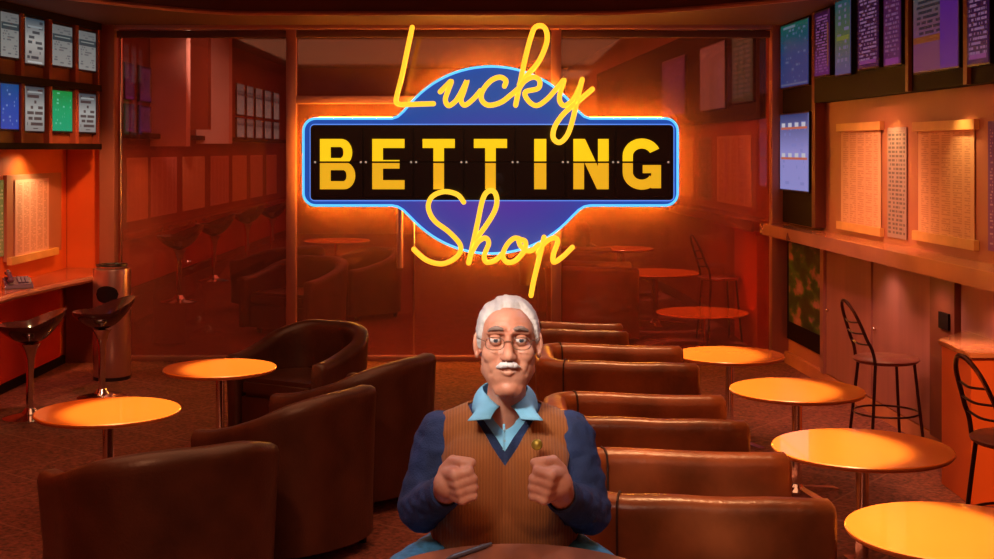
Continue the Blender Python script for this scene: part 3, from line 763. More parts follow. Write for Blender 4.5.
# far right wall
sc_ = 'dim overhead screen cabinet on the right wall of the built reflection'
e = empty('screen_bank', (*onR(700), 2.2), 0, sc_, 'cabinet')
plate('cabinet_body', M_dark, onR, 600, 766, 2.2, 3.3, .002, .06, e)
screen('wall_screen', s_mag2, onR, 669, 692, 2.35, 3.05, .06, 'dim purple screen built as a reflection in the right glass pane', None)
screen('wall_screen', text_mat('display_pink_blank', (.4, .16, .12), (.4, .17, .13), (.5, .22, .18), 6, 3, 3, .45, .6), onR, 708, 733, 2.35, 3.05, .06, 'dim plain pinkish screen built as a reflection in the right glass pane')
screen('wall_screen', text_mat('display_dull_green', (.03, .10, .05), (.04, .09, .05), (.2, .2, .12), 14, 7, 4, .45, .45), onR, 741, 762, 2.38, 3.05, .06, 'dim greenish screen nearest the right post in the built reflection')
def zRr(px, py): return zR(px, py)
for a, c, lab in ((672, 694, 'dim cream race sheet farther down the right wall of the built reflection'), (718, 752, 'dim cream race sheet nearer on the right wall of the built reflection')):
    sheet(p_cream, a, c, HY-(2.05-CH)*F/YR(c), HY+(CH-1.33)*F/YR(c), lab, False)
sheet(p_grey, 699, 712, HY-(2.05-CH)*F/YR(712), HY+(CH-1.33)*F/YR(712), 'dim narrow grey sheet between the two cream ones of the built reflection', False)
e = empty('orange_pedestal', (2.48, 12.7, 0), 0, 'dim red orange box counter built as a reflection in the right glass pane beside the post', 'box')
b = new(); prism(b, [(2.43, 12.15), (2.43, 13.3), (2.50, 13.3), (2.56, 12.15)], 0, 1.10, .004); obj('body', b, M_orange, e, world=True)
b = new(); prism(b, [(2.41, 12.12), (2.41, 13.32), (2.50, 13.32), (2.565, 12.12)], 1.10, 1.14, .004); obj('lid', b, M_redp, e, world=True)

# ------------------------------------------------------------------ the neon sign, held off the glass partition
YS = 11.36
def SP(px, py, y=YS): return P(px, py, YS) + Vector((0, y-YS, 0))
sign = empty('neon_sign', (X(490, YS), YS, .7), 0, 'huge blue neon sign reading Lucky BETTING Shop mounted on the glass partition', 'sign')
def outline(grow=0.):
    """plate outline: rounded bar joined with an oval by hollow fillets (pixels)"""
    x0, x1, y0, y1, r = 303-grow, 678+grow, 118-grow, 206+grow, 13+grow
    cx, cy, a, b = 491, 160, 101+grow, 94+grow
    up = []
    def ey(x): return b*math.sqrt(max(0, 1-((x-cx)/a)**2))
    def arc(cx_, cy_, r_, a0, a1, n=8): return [(cx_+r_*math.cos(math.radians(a0+(a1-a0)*i/n)), cy_+r_*math.sin(math.radians(a0+(a1-a0)*i/n))) for i in range(n+1)]
    pts = arc(x0+r, y0+r, r, 180, 270)
    top = []
    n = 40
    xl, xr_ = cx-a-16, cx+a+16
    for i in range(n+1):
        x = xl+(xr_-xl)*i/n
        e_ = cy-ey(x) if abs(x-cx) < a else cy
        h = y0-e_                                   # how far the oval rises over the bar
        k = 14.0
        s = math.log(1+math.exp(max(-40, min(40, h/k*2.2))))*k/2.2       # soft maximum -> hollow corner
        top.append((x, y0-(s if s > .6 else 0)))
    pts += top
    pts += arc(x1-r, y0+r, r, -90, 0)
    pts += arc(x1-r, y1-r, r, 0, 90)
    bot = []
    for i in range(n+1):
        x = xr_+(xl-xr_)*i/n
        e_ = cy+ey(x) if abs(x-cx) < a else cy
        h = e_-y1; k = 14.
        s = math.log(1+math.exp(max(-40, min(40, h/k*2.2))))*k/2.2
        bot.append((x, y1+(s if s > .6 else 0)))
    pts += bot
    pts += arc(x0+r, y1-r, r, 90, 180)
    return pts
def w2(pts): return [(X(px, YS), Z(py, YS)) for px, py in pts]
def signblue():
    m, t, N, L, b = nt('backlit_blue_acrylic')
    tc = N.new('ShaderNodeTexCoord'); mp = N.new('ShaderNodeMapping'); L.new(tc.outputs['Object'], mp.inputs[0])
    mp.inputs['Location'].default_value = (0, 0, -1.12); mp.inputs['Scale'].default_value = (.75, 0, 1.25)
    g = N.new('ShaderNodeTexGradient'); g.gradient_type = 'SPHERICAL'; L.new(mp.outputs[0], g.inputs[0])
    r = N.new('ShaderNodeValToRGB'); r.color_ramp.elements[0].color = (.012, .10, .50, 1); r.color_ramp.elements[1].color = (.12, .045, .48, 1)
    r.color_ramp.elements[0].position = .1; r.color_ramp.elements[1].position = .75
    L.new(g.outputs[0], r.inputs[0]); L.new(r.outputs[0], b.inputs['Emission Color']); b.inputs['Emission Strength'].default_value = .62
    b.inputs['Base Color'].default_value = (.02, .05, .2, 1); b.inputs['Roughness'].default_value = .3
    return m
M_sb = signblue()
b = new(); prism_xz(b, w2(outline(0)), YS, YS+.10); obj('backing_plate', b, M_sb, sign, smooth=False, world=True)
M_cy = mat('cyan_neon', (.1, .4, .6), .3, emit=(.10, .52, .95), es=1.3)
b = new(); tube(b, [Vector((x, YS-.01, z)) for x, z in w2(outline(-.5))], .011, 8, closed=True); obj('cyan_edge_tube', b, M_cy, sign, world=True)
M_bl2 = mat('blue_neon', (.1, .2, .6), .3, emit=(.10, .26, .80), es=1.0)
rr = []
for (cx_, cy_, a0) in ((315, 129, 180), (669, 129, 270), (669, 196, 0), (315, 196, 90)):
    for i in range(7):
        a = math.radians(a0+90*i/6); rr.append((cx_+4*math.cos(a), cy_+4*math.sin(a)))
b = new(); tube(b, [Vector((x, YS-.01, z)) for x, z in w2(rr)], .010, 8, closed=True); obj('inner_edge_tube', b, M_bl2, sign, world=True)
b = new(); prism_xz(b, w2(rr), YS-.03, YS-.001); obj('flap_board', b, mat('flap_black', (.006, .006, .012), .3), sign, smooth=False, world=True)
# added unseen orange emitter behind the plate, casts the halo on the glass
M_or = mat('halo_emitter_orange', (.4, .1, .02), .4, emit=(1.0, .36, .02), es=66)
b = new(); tube(b, [Vector((x, YG-.11, z)) for x, z in w2(outline(0))], .016, 8, closed=True); obj('halo_emitter_tube', b, M_or, sign, world=True)
for px, py in ((330, 128), (650, 128), (330, 197), (650, 197), (470, 90), (510, 235)):
    b = new(); tube(b, [SP(px, py, YS+.10), SP(px, py, YG-.01)], .012, 8); obj('standoff', b, M_chrome, sign, world=True)
# split flap cells and letters
M_flT = mat('flap_upper', (.012, .010, .013), .25, coat=.5)
M_flB = mat('flap_lower', (.006, .007, .02), .25, coat=.5)
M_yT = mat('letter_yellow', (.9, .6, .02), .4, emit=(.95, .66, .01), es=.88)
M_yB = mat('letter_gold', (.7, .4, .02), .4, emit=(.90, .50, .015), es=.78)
def stroke(pts, w, n=1):
    """thick open polyline -> list of quads (px)"""
    out = []
    for a, c in zip(pts, pts[1:]):
        d = (Vector(c)-Vector(a)); d.normalize(); nn = Vector((-d.y, d.x))*w/2
        out.append([Vector(a)+nn, Vector(a)-nn, Vector(c)-nn, Vector(c)+nn])
    return out
def arcband(cx_, cy_, rx, ry, w, a0, a1, n=14):
    out = []
    for i in range(n):
        t0, t1 = math.radians(a0+(a1-a0)*i/n), math.radians(a0+(a1-a0)*(i+1)/n)
        out.append([Vector((cx_+(rx)*math.cos(t0), cy_+(ry)*math.sin(t0))), Vector((cx_+(rx-w)*math.cos(t0), cy_+(ry-w)*math.sin(t0))), Vector((cx_+(rx-w)*math.cos(t1), cy_+(ry-w)*math.sin(t1))), Vector((cx_+rx*math.cos(t1), cy_+ry*math.sin(t1)))])
    return out
def rect(x0, y0, x1, y1): return [[Vector((x0, y0)), Vector((x1, y0)), Vector((x1, y1)), Vector((x0, y1))]]
T_, B_ = 139, 189
def letter(ch, x0, x1):
    w = 10.5; h = 9; mid = (T_+B_)/2
    if ch == 'T': return rect(x0, T_, x1, T_+h) + rect((x0+x1)/2-w/2, T_, (x0+x1)/2+w/2, B_)
    if ch == 'I': return rect(x0, T_, x1, B_)
    if ch == 'E': return rect(x0, T_, x0+w, B_)+rect(x0, T_, x1, T_+h)+rect(x0, B_-h, x1, B_)+rect(x0, mid-4, x1-5, mid+4.5)
    if ch == 'N':
        return rect(x0, T_, x0+w, B_)+rect(x1-w, T_, x1, B_)+[[Vector((x0, T_)), Vector((x0+w+1, T_)), Vector((x1, B_)), Vector((x1-w-1, B_))]]
    if ch == 'B':
        q = rect(x0, T_, x0+w, B_)
        for (ya, yb, xx) in ((T_, mid+2, x1-3), (mid-2, B_, x1)):
            ry = (yb-ya)/2; cxx = xx-ry*.8
            q += rect(x0, ya, cxx, ya+8)+rect(x0, yb-8, cxx, yb)+arcband(cxx, (ya+yb)/2, ry*.8, ry, 8.6, -90, 90)
        return q
    if ch == 'G':
        cxx = (x0+x1)/2; rx = (x1-x0)/2
        q = arcband(cxx, T_+17, rx, 17.5, 10, 180, 335, 14)+rect(x0, T_+16, x0+10, B_-16)+arcband(cxx, B_-17, rx, 17.5, 10, 180, 28, 14)
        q += rect(cxx+1, mid+1, x1, mid+9)+rect(x1-9.5, mid+1, x1, B_-1)
        return q
cells = [(314.5, 363), (365, 413), (415, 463), (465, 514), (516, 564), (566, 614), (616, 669)]
letters = [('B', 321, 356), ('E', 373, 405), ('T', 423, 455), ('T', 474, 507), ('I', 534, 546), ('N', 573, 608), ('G', 622, 660)]
def clipq(poly, y, keep_top):
    """Sutherland-Hodgman against a horizontal line in pixel rows"""
    out = []
    for i in range(len(poly)):
        a, c = poly[i], poly[(i+1) % len(poly)]
        ia = a.y <= y if keep_top else a.y >= y; ic = c.y <= y if keep_top else c.y >= y
        if ia: out.append(a)
        if ia != ic:
            t = (y-a.y)/(c.y-a.y); out.append(a.lerp(c, t))
    return out
for (c0, c1), (ch, a, c) in zip(cells, letters):
    for top in (True, False):
        y0, y1 = (128.5, 161.4) if top else (162.8, 196.5)
        b = new(); prism_xz(b, w2([(c0, y0), (c1, y0), (c1, y1), (c0, y1)]), YS-.055, YS-.031)
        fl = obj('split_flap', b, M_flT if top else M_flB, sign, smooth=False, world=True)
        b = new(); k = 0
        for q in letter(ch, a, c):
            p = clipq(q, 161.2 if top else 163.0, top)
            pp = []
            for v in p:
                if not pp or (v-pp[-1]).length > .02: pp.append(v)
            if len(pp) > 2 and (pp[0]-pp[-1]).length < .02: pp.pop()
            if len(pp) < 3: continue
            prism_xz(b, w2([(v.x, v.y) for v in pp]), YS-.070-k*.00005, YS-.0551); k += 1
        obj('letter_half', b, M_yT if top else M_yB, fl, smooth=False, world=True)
    b = new()
    for px in (c0+1.5, c1-1.5): ell(b, SP(px, 162.1, YS-.058), (.010, .010, .010), 8, 6)
    obj('hinge_pin', b, mat('glowing_pin_chrome', (.9, .85, .8), .2, metal=.6, emit=(.8, .7, .6), es=.3), sign, world=True)  # pins are given a faint glow of their own
# script tubes
M_tube = mat('yellow_neon', (.9, .5, .05), .3, emit=(1.0, .56, .03), es=1.2)
YT = YS-.13
def Lz(x, y): return (380+.2213*x, 15+.2213*y)
def Sz(x, y): return (390+.2147*x, 180+.2147*y)
def scr(name, pts, conv, lift=0.):
    w = [P(*conv(x, y), YS)+Vector((0, YT-YS-lift, 0)) for x, y in pts]
    b = new(); tube(b, catmull(w, 7), .0225, 10)
    for p in (w[0], w[-1]): ell(b, p, (.0225, .0225, .0225), 10, 8)
    obj(name, b, M_tube, sign, world=True)
idn = lambda x, y: (x, y)
scr('neon_letter', [(150, 62), (128, 165), (105, 275), (80, 375), (82, 400), (105, 407), (180, 405), (245, 403)], Lz)
scr('neon_letter', [(275, 350), (300, 325), (325, 302), (312, 340), (298, 385), (312, 412), (345, 390), (375, 340), (395, 300), (380, 350), (368, 388), (385, 410), (420, 385), (455, 345)], Lz)
scr('neon_letter', [(562, 325), (568, 300), (540, 285), (500, 302), (465, 345), (460, 385), (490, 410), (545, 398), (590, 365), (625, 335)], Lz, .01)
scr('neon_letter', [(612, 410), (628, 330), (655, 200), (685, 90), (705, 58), (735, 58), (752, 90), (748, 140), (715, 215), (665, 275), (628, 318)], Lz)
scr('neon_letter', [(622, 345), (650, 305), (690, 285), (718, 300), (712, 335), (655, 352), (668, 390), (705, 412), (750, 385), (795, 335), (828, 297), (812, 350), (808, 390), (830, 412), (868, 385), (895, 335), (908, 297)], Lz, .02)
scr('neon_letter', [(581, 80.5), (577, 96), (573, 115), (567, 134), (559, 142.5), (552.5, 138), (554, 127), (563, 114), (577, 102), (591, 90)], idn, .03)
scr('neon_letter', [(345, 100), (315, 65), (255, 52), (200, 75), (182, 125), (210, 185), (280, 240), (330, 300), (315, 350), (250, 384), (175, 368), (115, 318)], Sz)
scr('neon_letter', [(368, 380), (385, 305), (410, 190), (432, 90), (455, 52), (485, 52), (498, 90), (488, 140), (450, 205), (400, 275), (380, 325)], Sz)
scr('neon_letter', [(378, 340), (410, 285), (445, 265), (460, 290), (440, 345), (450, 376), (490, 368), (525, 335)], Sz, .01)
scr('neon_letter', [(615, 275), (580, 265), (545, 295), (525, 345), (545, 376), (585, 368), (625, 320), (628, 280), (600, 275), (610, 305), (650, 325), (690, 295)], Sz, .02)
scr('neon_letter', [(715, 262), (690, 370), (668, 460), (655, 530)], Sz)
scr('neon_letter', [(688, 335), (715, 290), (755, 265), (778, 280), (758, 340), (760, 376), (800, 352), (845, 308)], Sz, .01)

# ------------------------------------------------------------------ the man
def remesh(bm, vox, smooth=4, fac=.5, disp=None):
    """merge overlapping closed shapes into one continuous surface"""
    me = bpy.data.meshes.new('tmp'); bm.to_mesh(me); bm.free()
    o = bpy.data.objects.new('tmp', me); C.objects.link(o)
    md = o.modifiers.new('r', 'REMESH'); md.mode = 'VOXEL'; md.voxel_size = vox; md.adaptivity = 0
    sm = o.modifiers.new('s', 'SMOOTH'); sm.factor = fac; sm.iterations = smooth
    dg = bpy.context.evaluated_depsgraph_get(); dg.update()
    ev = o.evaluated_get(dg); m2 = bpy.data.meshes.new_from_object(ev, depsgraph=dg)
    bpy.data.objects.remove(o); bpy.data.meshes.remove(me)
    b = new(); b.from_mesh(m2); bpy.data.meshes.remove(m2)
    return b
XM = .020
def skinmat():
    m, t, N, L, b = nt('skin')
    tc = N.new('ShaderNodeTexCoord')
    n = N.new('ShaderNodeTexNoise'); n.inputs['Scale'].default_value = 22; n.inputs['Detail'].default_value = 4; L.new(tc.outputs['Object'], n.inputs['Vector'])
    r = N.new('ShaderNodeValToRGB'); r.color_ramp.elements[0].position = .3; r.color_ramp.elements[1].position = .7
    r.color_ramp.elements[0].color = (.50, .20, .12, 1); r.color_ramp.elements[1].color = (.66, .33, .22, 1)
    L.new(n.outputs['Fac'], r.inputs[0]); L.new(r.outputs[0], b.inputs['Base Color'])
    b.inputs['Roughness'].default_value = .5; b.inputs['Subsurface Weight'].default_value = .12; b.inputs['Subsurface Radius'].default_value = (.02, .008, .004); b.inputs['Subsurface Scale'].default_value = .4
    n2 = N.new('ShaderNodeTexNoise'); n2.inputs['Scale'].default_value = 140; L.new(tc.outputs['Object'], n2.inputs['Vector'])
    bp = N.new('ShaderNodeBump'); bp.inputs['Strength'].default_value = .12; bp.inputs['Distance'].default_value = .004
    L.new(n2.outputs['Fac'], bp.inputs['Height']); L.new(bp.outputs[0], b.inputs['Normal'])
    return m
M_skin = skinmat()
def knit(name, col, scale, strength=.5, col2=None):
    m, t, N, L, b = nt(name)
    tc = N.new('ShaderNodeTexCoord'); w = N.new('ShaderNodeTexWave'); w.wave_type = 'BANDS'; w.bands_direction = 'X'; w.inputs['Scale'].default_value = scale; w.inputs['Distortion'].default_value = .6; w.inputs['Detail'].default_value = 2
    L.new(tc.outputs['Object'], w.inputs['Vector'])
    n = N.new('ShaderNodeTexNoise'); n.inputs['Scale'].default_value = 300; L.new(tc.outputs['Object'], n.inputs['Vector'])
    r = N.new('ShaderNodeValToRGB'); c2 = col2 or tuple(c*.6 for c in col)
    r.color_ramp.elements[0].color = (*c2, 1); r.color_ramp.elements[1].color = (*col, 1); L.new(w.outputs['Fac'], r.inputs[0])
    L.new(r.outputs[0], b.inputs['Base Color']); b.inputs['Roughness'].default_value = .85; b.inputs['Sheen Weight'].default_value = .15
    ad = mth(N, L, 'ADD', w.outputs['Fac'], mth(N, L, 'MULTIPLY', n.outputs['Fac'], .5))
    bp = N.new('ShaderNodeBump'); bp.inputs['Strength'].default_value = strength; bp.inputs['Distance'].default_value = .003
    L.new(ad, bp.inputs['Height']); L.new(bp.outputs[0], b.inputs['Normal'])
    return m
M_vest = knit('rust_knit', (.34, .105, .019), 42, .35, (.26, .078, .013))
M_navy = mat('navy_wool', (.015, .036, .120), .8, noise_s=14, noise_a=.35, bump=.35, bscale=260)
M_shirt = mat('sky_blue_cotton', (.20, .55, .82), .7, noise_s=9, noise_a=.18, bump=.1, bscale=120)
M_jean = mat('blue_denim', (.06, .24, .45), .8, noise_s=60, noise_a=.3)
M_hair = mat('silver_hair', (.60, .59, .58), .55, noise_s=30, noise_a=.2, stretch=(1, .25, 1), bump=.6, bscale=70)

man = empty('person', (XM, 3.25, 0), 0, 'grey haired man with glasses and moustache in rust vest over navy sweater, both fists raised', 'person')
HC = Vector((XM+.006, 3.10, 1.428))                       # head centre
def h(x, y, z): return HC+Vector((x, y, z))
NB = Vector((XM, 3.20, 1.225))                            # base of neck
SHL, SHR = Vector((XM-.152, 3.22, 1.185)), Vector((XM+.152, 3.22, 1.185))
ELL_, ELR = Vector((-.185, 3.16, 1.03)), Vector((.222, 3.16, 1.022))
FL, FR = P(459, 483, 2.90), P(547, 483, 2.90)
WRL, WRR = Vector((-.118, 2.985, 1.115)), Vector((.150, 2.985, 1.105))
# ---- body primitives
def torso(b, g=0.):
    ell(b, (XM, 3.225, 1.10), (.158+g, .112+g, .125+g))
    ell(b, (XM, 3.215, .985), (.172+g, .135+g, .145+g))
    ell(b, (XM, 3.27, .87), (.175+g, .13+g, .10+g))
    cap(b, SHL+Vector((.035, 0, -.005)), NB+Vector((-.035, 0, .010)), .058+g, .048+g)
    cap(b, SHR+Vector((-.035, 0, -.005)), NB+Vector((.035, 0, .010)), .058+g, .048+g)
    cap(b, (XM-.07, 3.17, 1.12), (XM-.06, 3.16, 1.04), .085+g, .09+g); cap(b, (XM+.07, 3.17, 1.12), (XM+.06, 3.16, 1.04), .085+g, .09+g)
def arms(b, g=0., hands=True):
    for sh, el, wr in ((SHL, ELL_, WRL), (SHR, ELR, WRR)):
        cap(b, sh, el, .060+g, .046+g); cap(b, el, wr, .046+g, .031+g*.8)
def fist(b, c, sgn, wr):
    """sgn=+1: image-left hand (its palm side points to +x). Index on top, knuckles to the viewer."""
    I = Vector((sgn, 0, 0)); U = Vector((-sgn*.28, -.06, 1)).normalized(); Fw = Vector((sgn*.62, -.80, .10)).normalized()
    I = Fw.cross(U)*(-sgn) if (Fw.cross(U)).dot(I)*(-sgn) > 0 else Fw.cross(U)*sgn
    if I.x*sgn < 0: I = -I
    K = .91; q = lambda i, u, f: c+(I*i+U*u+Fw*f)*K
    cap(b, wr, q(-.012, 0, -.03), .029, .034)
    # palm: a slab of four tapered metacarpals
    for k, u in enumerate((.031, .0105, -.0105, -.030)):
        rr_ = (.0155, .016, .0155, .0145)[k]
        cap(b, q(-.008, u*.75, -.035), q(-.018, u, .020), rr_+.004, rr_)
    ell(b, q(0, 0, -.012), (.028, .030, .038))
    for k, (u, L1, L2, L3, r0) in enumerate(((.0315, .040, .026, .020, .0115), (.0108, .044, .029, .021, .0118), (-.0102, .040, .027, .020, .0112), (-.0305, .033, .021, .017, .0100))):
        m0 = q(-.020, u, .026)
        p1 = m0+I*(L1*.64)+Fw*(L1*.42)            # first bone runs across the front
        p2 = p1+I*(L2*.30)-Fw*(L2*.92)                        # folds back toward the palm
        p3 = p2-I*(L3*.9)-Fw*(L3*.1)
        cap(b, m0, p1, r0+.0015, r0); cap(b, p1, p2, r0, r0-.001); cap(b, p2, p3, r0-.001, r0-.002)
        ell(b, m0+Fw*.002-I*.001, (r0+.003,)*3, 12, 8); ell(b, p1, (r0+.001,)*3, 12, 8)
    t0, t1, t2, t3 = q(-.004, .030, -.038), q(.008, .052, -.012), q(.012, .052, .022), q(.026, .046, .040)
    cap(b, t0, t1, .017, .0145); cap(b, t1, t2, .0135, .0125); cap(b, t2, t3, .0125, .0105)
b = new()
torso(b); arms(b)
fist(b, FL, 1, WRL); fist(b, FR, -1, WRR)
# legs, on the footrest of the stool
for s in (-1, 1):
    hip, kn, an, toe = Vector((XM+s*.10, 3.28, .87)), Vector((XM+s*.29, 2.99, .85)), Vector((XM+s*.20, 3.06, .44)), Vector((XM+s*.22, 2.92, .405))
    cap(b, hip, kn, .092, .066); cap(b, kn, an, .064, .042); cap(b, an, toe, .04, .032)
# head
ell(b, h(0, .020, .026), (.0715, .090, .083)); ell(b, h(0, -.022, -.026), (.064, .062, .082)); ell(b, h(0, -.028, .045), (.060, .048, .055))
cap(b, h(-.045, .0, -.050), h(-.015, -.048, -.088), .021, .021); cap(b, h(.045, .0, -.050), h(.015, -.048, -.088), .021, .021); ell(b, h(0, -.057, -.084), (.028, .022, .020))
for s in (-1, 1):
    ell(b, h(s*.037, -.055, -.004), (.025, .025, .026)); ell(b, h(s*.026, -.060, -.030), (.022, .018, .026))
    cap(b, h(s*.013, -.080, .051), h(s*.045, -.068, .046), .0080, .0075)
    ell(b, h(s*.073, .006, .010), (.0075, .019, .031), rot=Matrix.Rotation(s*.45, 3, 'Z')); ell(b, h(s*.074, -.002, -.014), (.006, .009, .011))
    ell(b, h(s*.0115, -.096, -.008), (.0085, .011, .008))
    cap(b, h(s*.004, -.084, -.036), h(s*.023, -.077, -.031), .0065, .004); cap(b, h(s*.003, -.083, -.045), h(s*.019, -.077, -.040), .0075, .004)
cap(b, h(0, -.082, .040), h(0, -.104, -.003), .0080, .0130); cap(b, h(0, -.02, -.045), h(0, -.074, -.036), .03, .018)
cap(b, h(0, .028, -.06), NB+Vector((0, .01, .0)), .044, .054)
b = remesh(b, .0034, 3, .5)
for v in b.verts:                                          # eye sockets, mouth line, nasolabial folds
    p = v.co-HC
    if p.y > .0 or p.z < -.12 or abs(p.x) > .1: continue
    for s in (-1, 1):
        d = math.sqrt(((p.x-s*.030)/.018)**2+((p.z-.029)/.0125)**2)
        if d < 1.8: v.co.y += .0150*math.exp(-d*d*1.1)
        fx = p.x-s*(.020+.018*max(0, (-.008-p.z)/.04)); 
        if -.053 < p.z < -.006: v.co.y += .0022*math.exp(-(fx/.0035)**2)
    if abs(p.x) < .026: v.co.y += .006*math.exp(-((p.z+.0398-.55*abs(p.x)**1.3)/.0022)**2)*(1-(p.x/.026)**2)
    if p.z > .062 and abs(p.x) < .04: v.co.y += .0005*math.sin(p.z*520)
body = obj('body', b, M_skin, man, world=True, ang=180)
# eyes
M_eye = mat('eye_white', (.72, .66, .62), .2, coat=.5); M_iris = mat('blue_grey_iris', (.06, .10, .14), .15, coat=.8)
for s in (-1, 1):
    b = new(); ell(b, h(s*.030, -.0685, .029), (.0125, .0125, .0125), 20, 14); ey = obj('eye', b, M_eye, man, world=True)
    b = new(); ell(b, h(s*.030+.0008, -.0793, .0293), (.0056, .0024, .0056), 16, 10); obj('iris', b, M_iris, ey, world=True)
    b = new(); ell(b, h(s*.030+.0008, -.0813, .0293), (.0024, .0012, .0024), 12, 8); obj('pupil', b, M_blk, ey, world=True)
    for up in (1, -1):
        b = new(); ell(b, h(s*.030, -.0685, .029), (.0150, .0136, .0140), 28, 20)
        kz = HC.z+.029+(.0038 if up > 0 else -.0046)
        bmesh.ops.bisect_plane(b, geom=b.verts[:]+b.edges[:]+b.faces[:], plane_co=(0, HC.y-.082, kz), plane_no=(0, -.3*up, up), clear_inner=True)
        obj('eyelid', b, M_skin, man, world=True)
    b = new()
    pts = catmull([h(s*.012, -.0905, .0565), h(s*.022, -.0895, .0590), h(s*.034, -.0840, .0580), h(s*.047, -.0740, .0505)], 6); n_ = len(pts)
    tube(b, pts, lambda i: .0045*math.sin(PI*(i+1)/(n_+1))**.6+.0008, 8)
    for v in b.verts: v.co += Vector((0, noise.noise(v.co*400)*.0015, noise.noise(v.co*420+Vector((5, 5, 5)))*.002))
    obj('eyebrow', b, mat('grey_brow', (.24, .17, .14), .7), man, world=True)
# moustache
b = new()
for s in (-1, 1):
    cap(b, h(s*.004, -.096, -.0235), h(s*.014, -.092, -.026), .0080, .0080); cap(b, h(s*.014, -.092, -.026), h(s*.026, -.082, -.032), .0078, .0035)
b = remesh(b, .0018, 2)
for v in b.verts:
    q = Vector((v.co.x*420, v.co.y*100, v.co.z*90)); v.co.y -= noise.noise(q)*.0022; v.co.z += noise.noise(q+Vector((3, 3, 3)))*.0015
obj('moustache', b, mat('white_whiskers', (.70, .68, .67), .6), man, world=True, ang=180)
# hair: a cap that sinks under the skin outside the hairline
b = new(); bmesh.ops.create_uvsphere(b, u_segments=96, v_segments=64, radius=1)
def sst(a, c, x):
    t = max(0, min(1, (x-a)/(c-a))); return t*t*(3-2*t)
for v in b.verts:
    d = v.co.normalized()
    az = math.atan2(d.x, -d.y)                              # 0 = facing the viewer
    base = Vector((d.x*.0735, d.y*.092+.020, d.z*.087+.024))
    a_ = abs(az)
    # hairline height as a function of azimuth
    if a_ < 1.75: hl = .098-(.010 if az < -.35 else .0)-.092*sst(.80, 1.30, a_)
    else: hl = -.055
    zz = base.z
    f = sst(hl-.008, hl+.008, zz)
    part = math.exp(-((base.x+.030)/.006)**2)*sst(.06, .09, zz)*(1 if base.y < .05 else 0)
    st = noise.noise(Vector((base.x*90+base.z*40, base.y*18, base.z*60)))*.0022+noise.noise(Vector((base.x*260, base.y*30, base.z*160)))*.0012
    lift = .0045+.0085*sst(.03, .10, zz)+st-.004*part
    v.co = h(*(base+d*(-.012*(1-f)+lift*f)))
obj('hair', b, M_hair, man, world=True, ang=180)
# glasses
b = new(); gl = new()
for s in (-1, 1):
    c = h(s*.031, -.098, .0245)
    loop = [c+Vector((.0215*math.copysign(abs(math.cos(t))**.75, math.cos(t)), .003*abs(math.cos(t)), .0145*math.copysign(abs(math.sin(t))**.75, math.sin(t)))) for t in [2*PI*k/28 for k in range(28)]]
    tube(b, loop, .0009, 6, closed=True)
    f = [gl.verts.new(p) for p in loop]; gl.faces.new(f)
    tube(b, catmull([h(s*.0525, -.097, .030), h(s*.064, -.080, .032), h(s*.073, -.04, .030), h(s*.076, .01, .028)], 5), .0011, 6)
tube(b, catmull([h(-.0095, -.098, .027), h(0, -.102, .0315), h(.0095, -.098, .027)], 4), .0011, 6)
gf = obj('glasses_frame', b, mat('thin_gold_wire', (.30, .18, .12), .3, metal=.8), man, world=True)
def lensmat():
    m = bpy.data.materials.new('lens'); m.use_nodes = True; N = m.node_tree.nodes; L = m.node_tree.links; N.clear()
    o = N.new('ShaderNodeOutputMaterial'); t = N.new('ShaderNodeBsdfTransparent'); g_ = N.new('ShaderNodeBsdfGlossy'); g_.inputs['Roughness'].default_value = .05
    mx = N.new('ShaderNodeMixShader'); mx.inputs[0].default_value = .05; L.new(t.outputs[0], mx.inputs[1]); L.new(g_.outputs[0], mx.inputs[2]); L.new(mx.outputs[0], o.inputs[0]); return m
obj('lens', gl, lensmat(), gf, world=True, smooth=False)

# ---- clothes
def vcut(b, apex_z, k, xc, top_half=.05, ymax=None, neck_r=None):
    """open a V neck: remove the front above two slanted lines, and the neck hole"""
    for s in (-1, 1):
        nrm = Vector((s*1.0, 0, -k)).normalized()
        geom = b.verts[:]+b.edges[:]+b.faces[:]
        bmesh.ops.bisect_plane(b, geom=geom, plane_co=(xc, 0, apex_z), plane_no=nrm)
    kill = []
    for f in b.faces:
        c = f.calc_center_median()
        if c.y < 3.22 and (c.z-apex_z)*k > abs(c.x-xc): kill.append(f)
    bmesh.ops.delete(b, geom=kill, context='FACES')
def cutz(b, z, below=True):
    bmesh.ops.bisect_plane(b, geom=b.verts[:]+b.edges[:]+b.faces[:], plane_co=(0, 0, z), plane_no=(0, 0, 1), clear_inner=below, clear_outer=not below)
def killneck(b, r, zmin):
    ks = [f for f in b.faces if f.calc_center_median().z > zmin and (f.calc_center_median().xy-Vector((NB.x, NB.y-.005))).length < r]
    bmesh.ops.delete(b, geom=ks, context='FACES')
def cloth(name, b, m, th, ang=180):
    for f in b.faces: f.smooth = True
    o = obj(name, b, m, man, world=True, ang=ang)
    md = o.modifiers.new('thickness', 'SOLIDIFY'); md.thickness = th; md.offset = -1
    return o
def wrinkle(b, amp, fr_, seed=0, cond=None):
    b.normal_update()
    for v in b.verts:
        if cond and not cond(v.co): continue
        n_ = noise.noise(Vector((v.co.x*fr_, v.co.y*fr_, v.co.z*fr_*1.8))+Vector((seed, 0, 0)))+.5*noise.noise(v.co*fr_*2.3)
        v.co += v.normal*n_*amp
APX = XM-.001
b = new(); torso(b, .006); cap(b, NB+Vector((0, .010, -.06)), NB+Vector((0, .012, .02)), .062, .060); b = remesh(b, .006, 5); cutz(b, .93); killneck(b, .052, 1.262)
wrinkle(b, .002, 30); cloth('shirt', b, M_shirt, .002)
b = new(); torso(b, .011); arms(b, .011)
b = remesh(b, .006, 5)
wrinkle(b, .0055, 22, 3, lambda c: abs(c.x-XM) > .13)
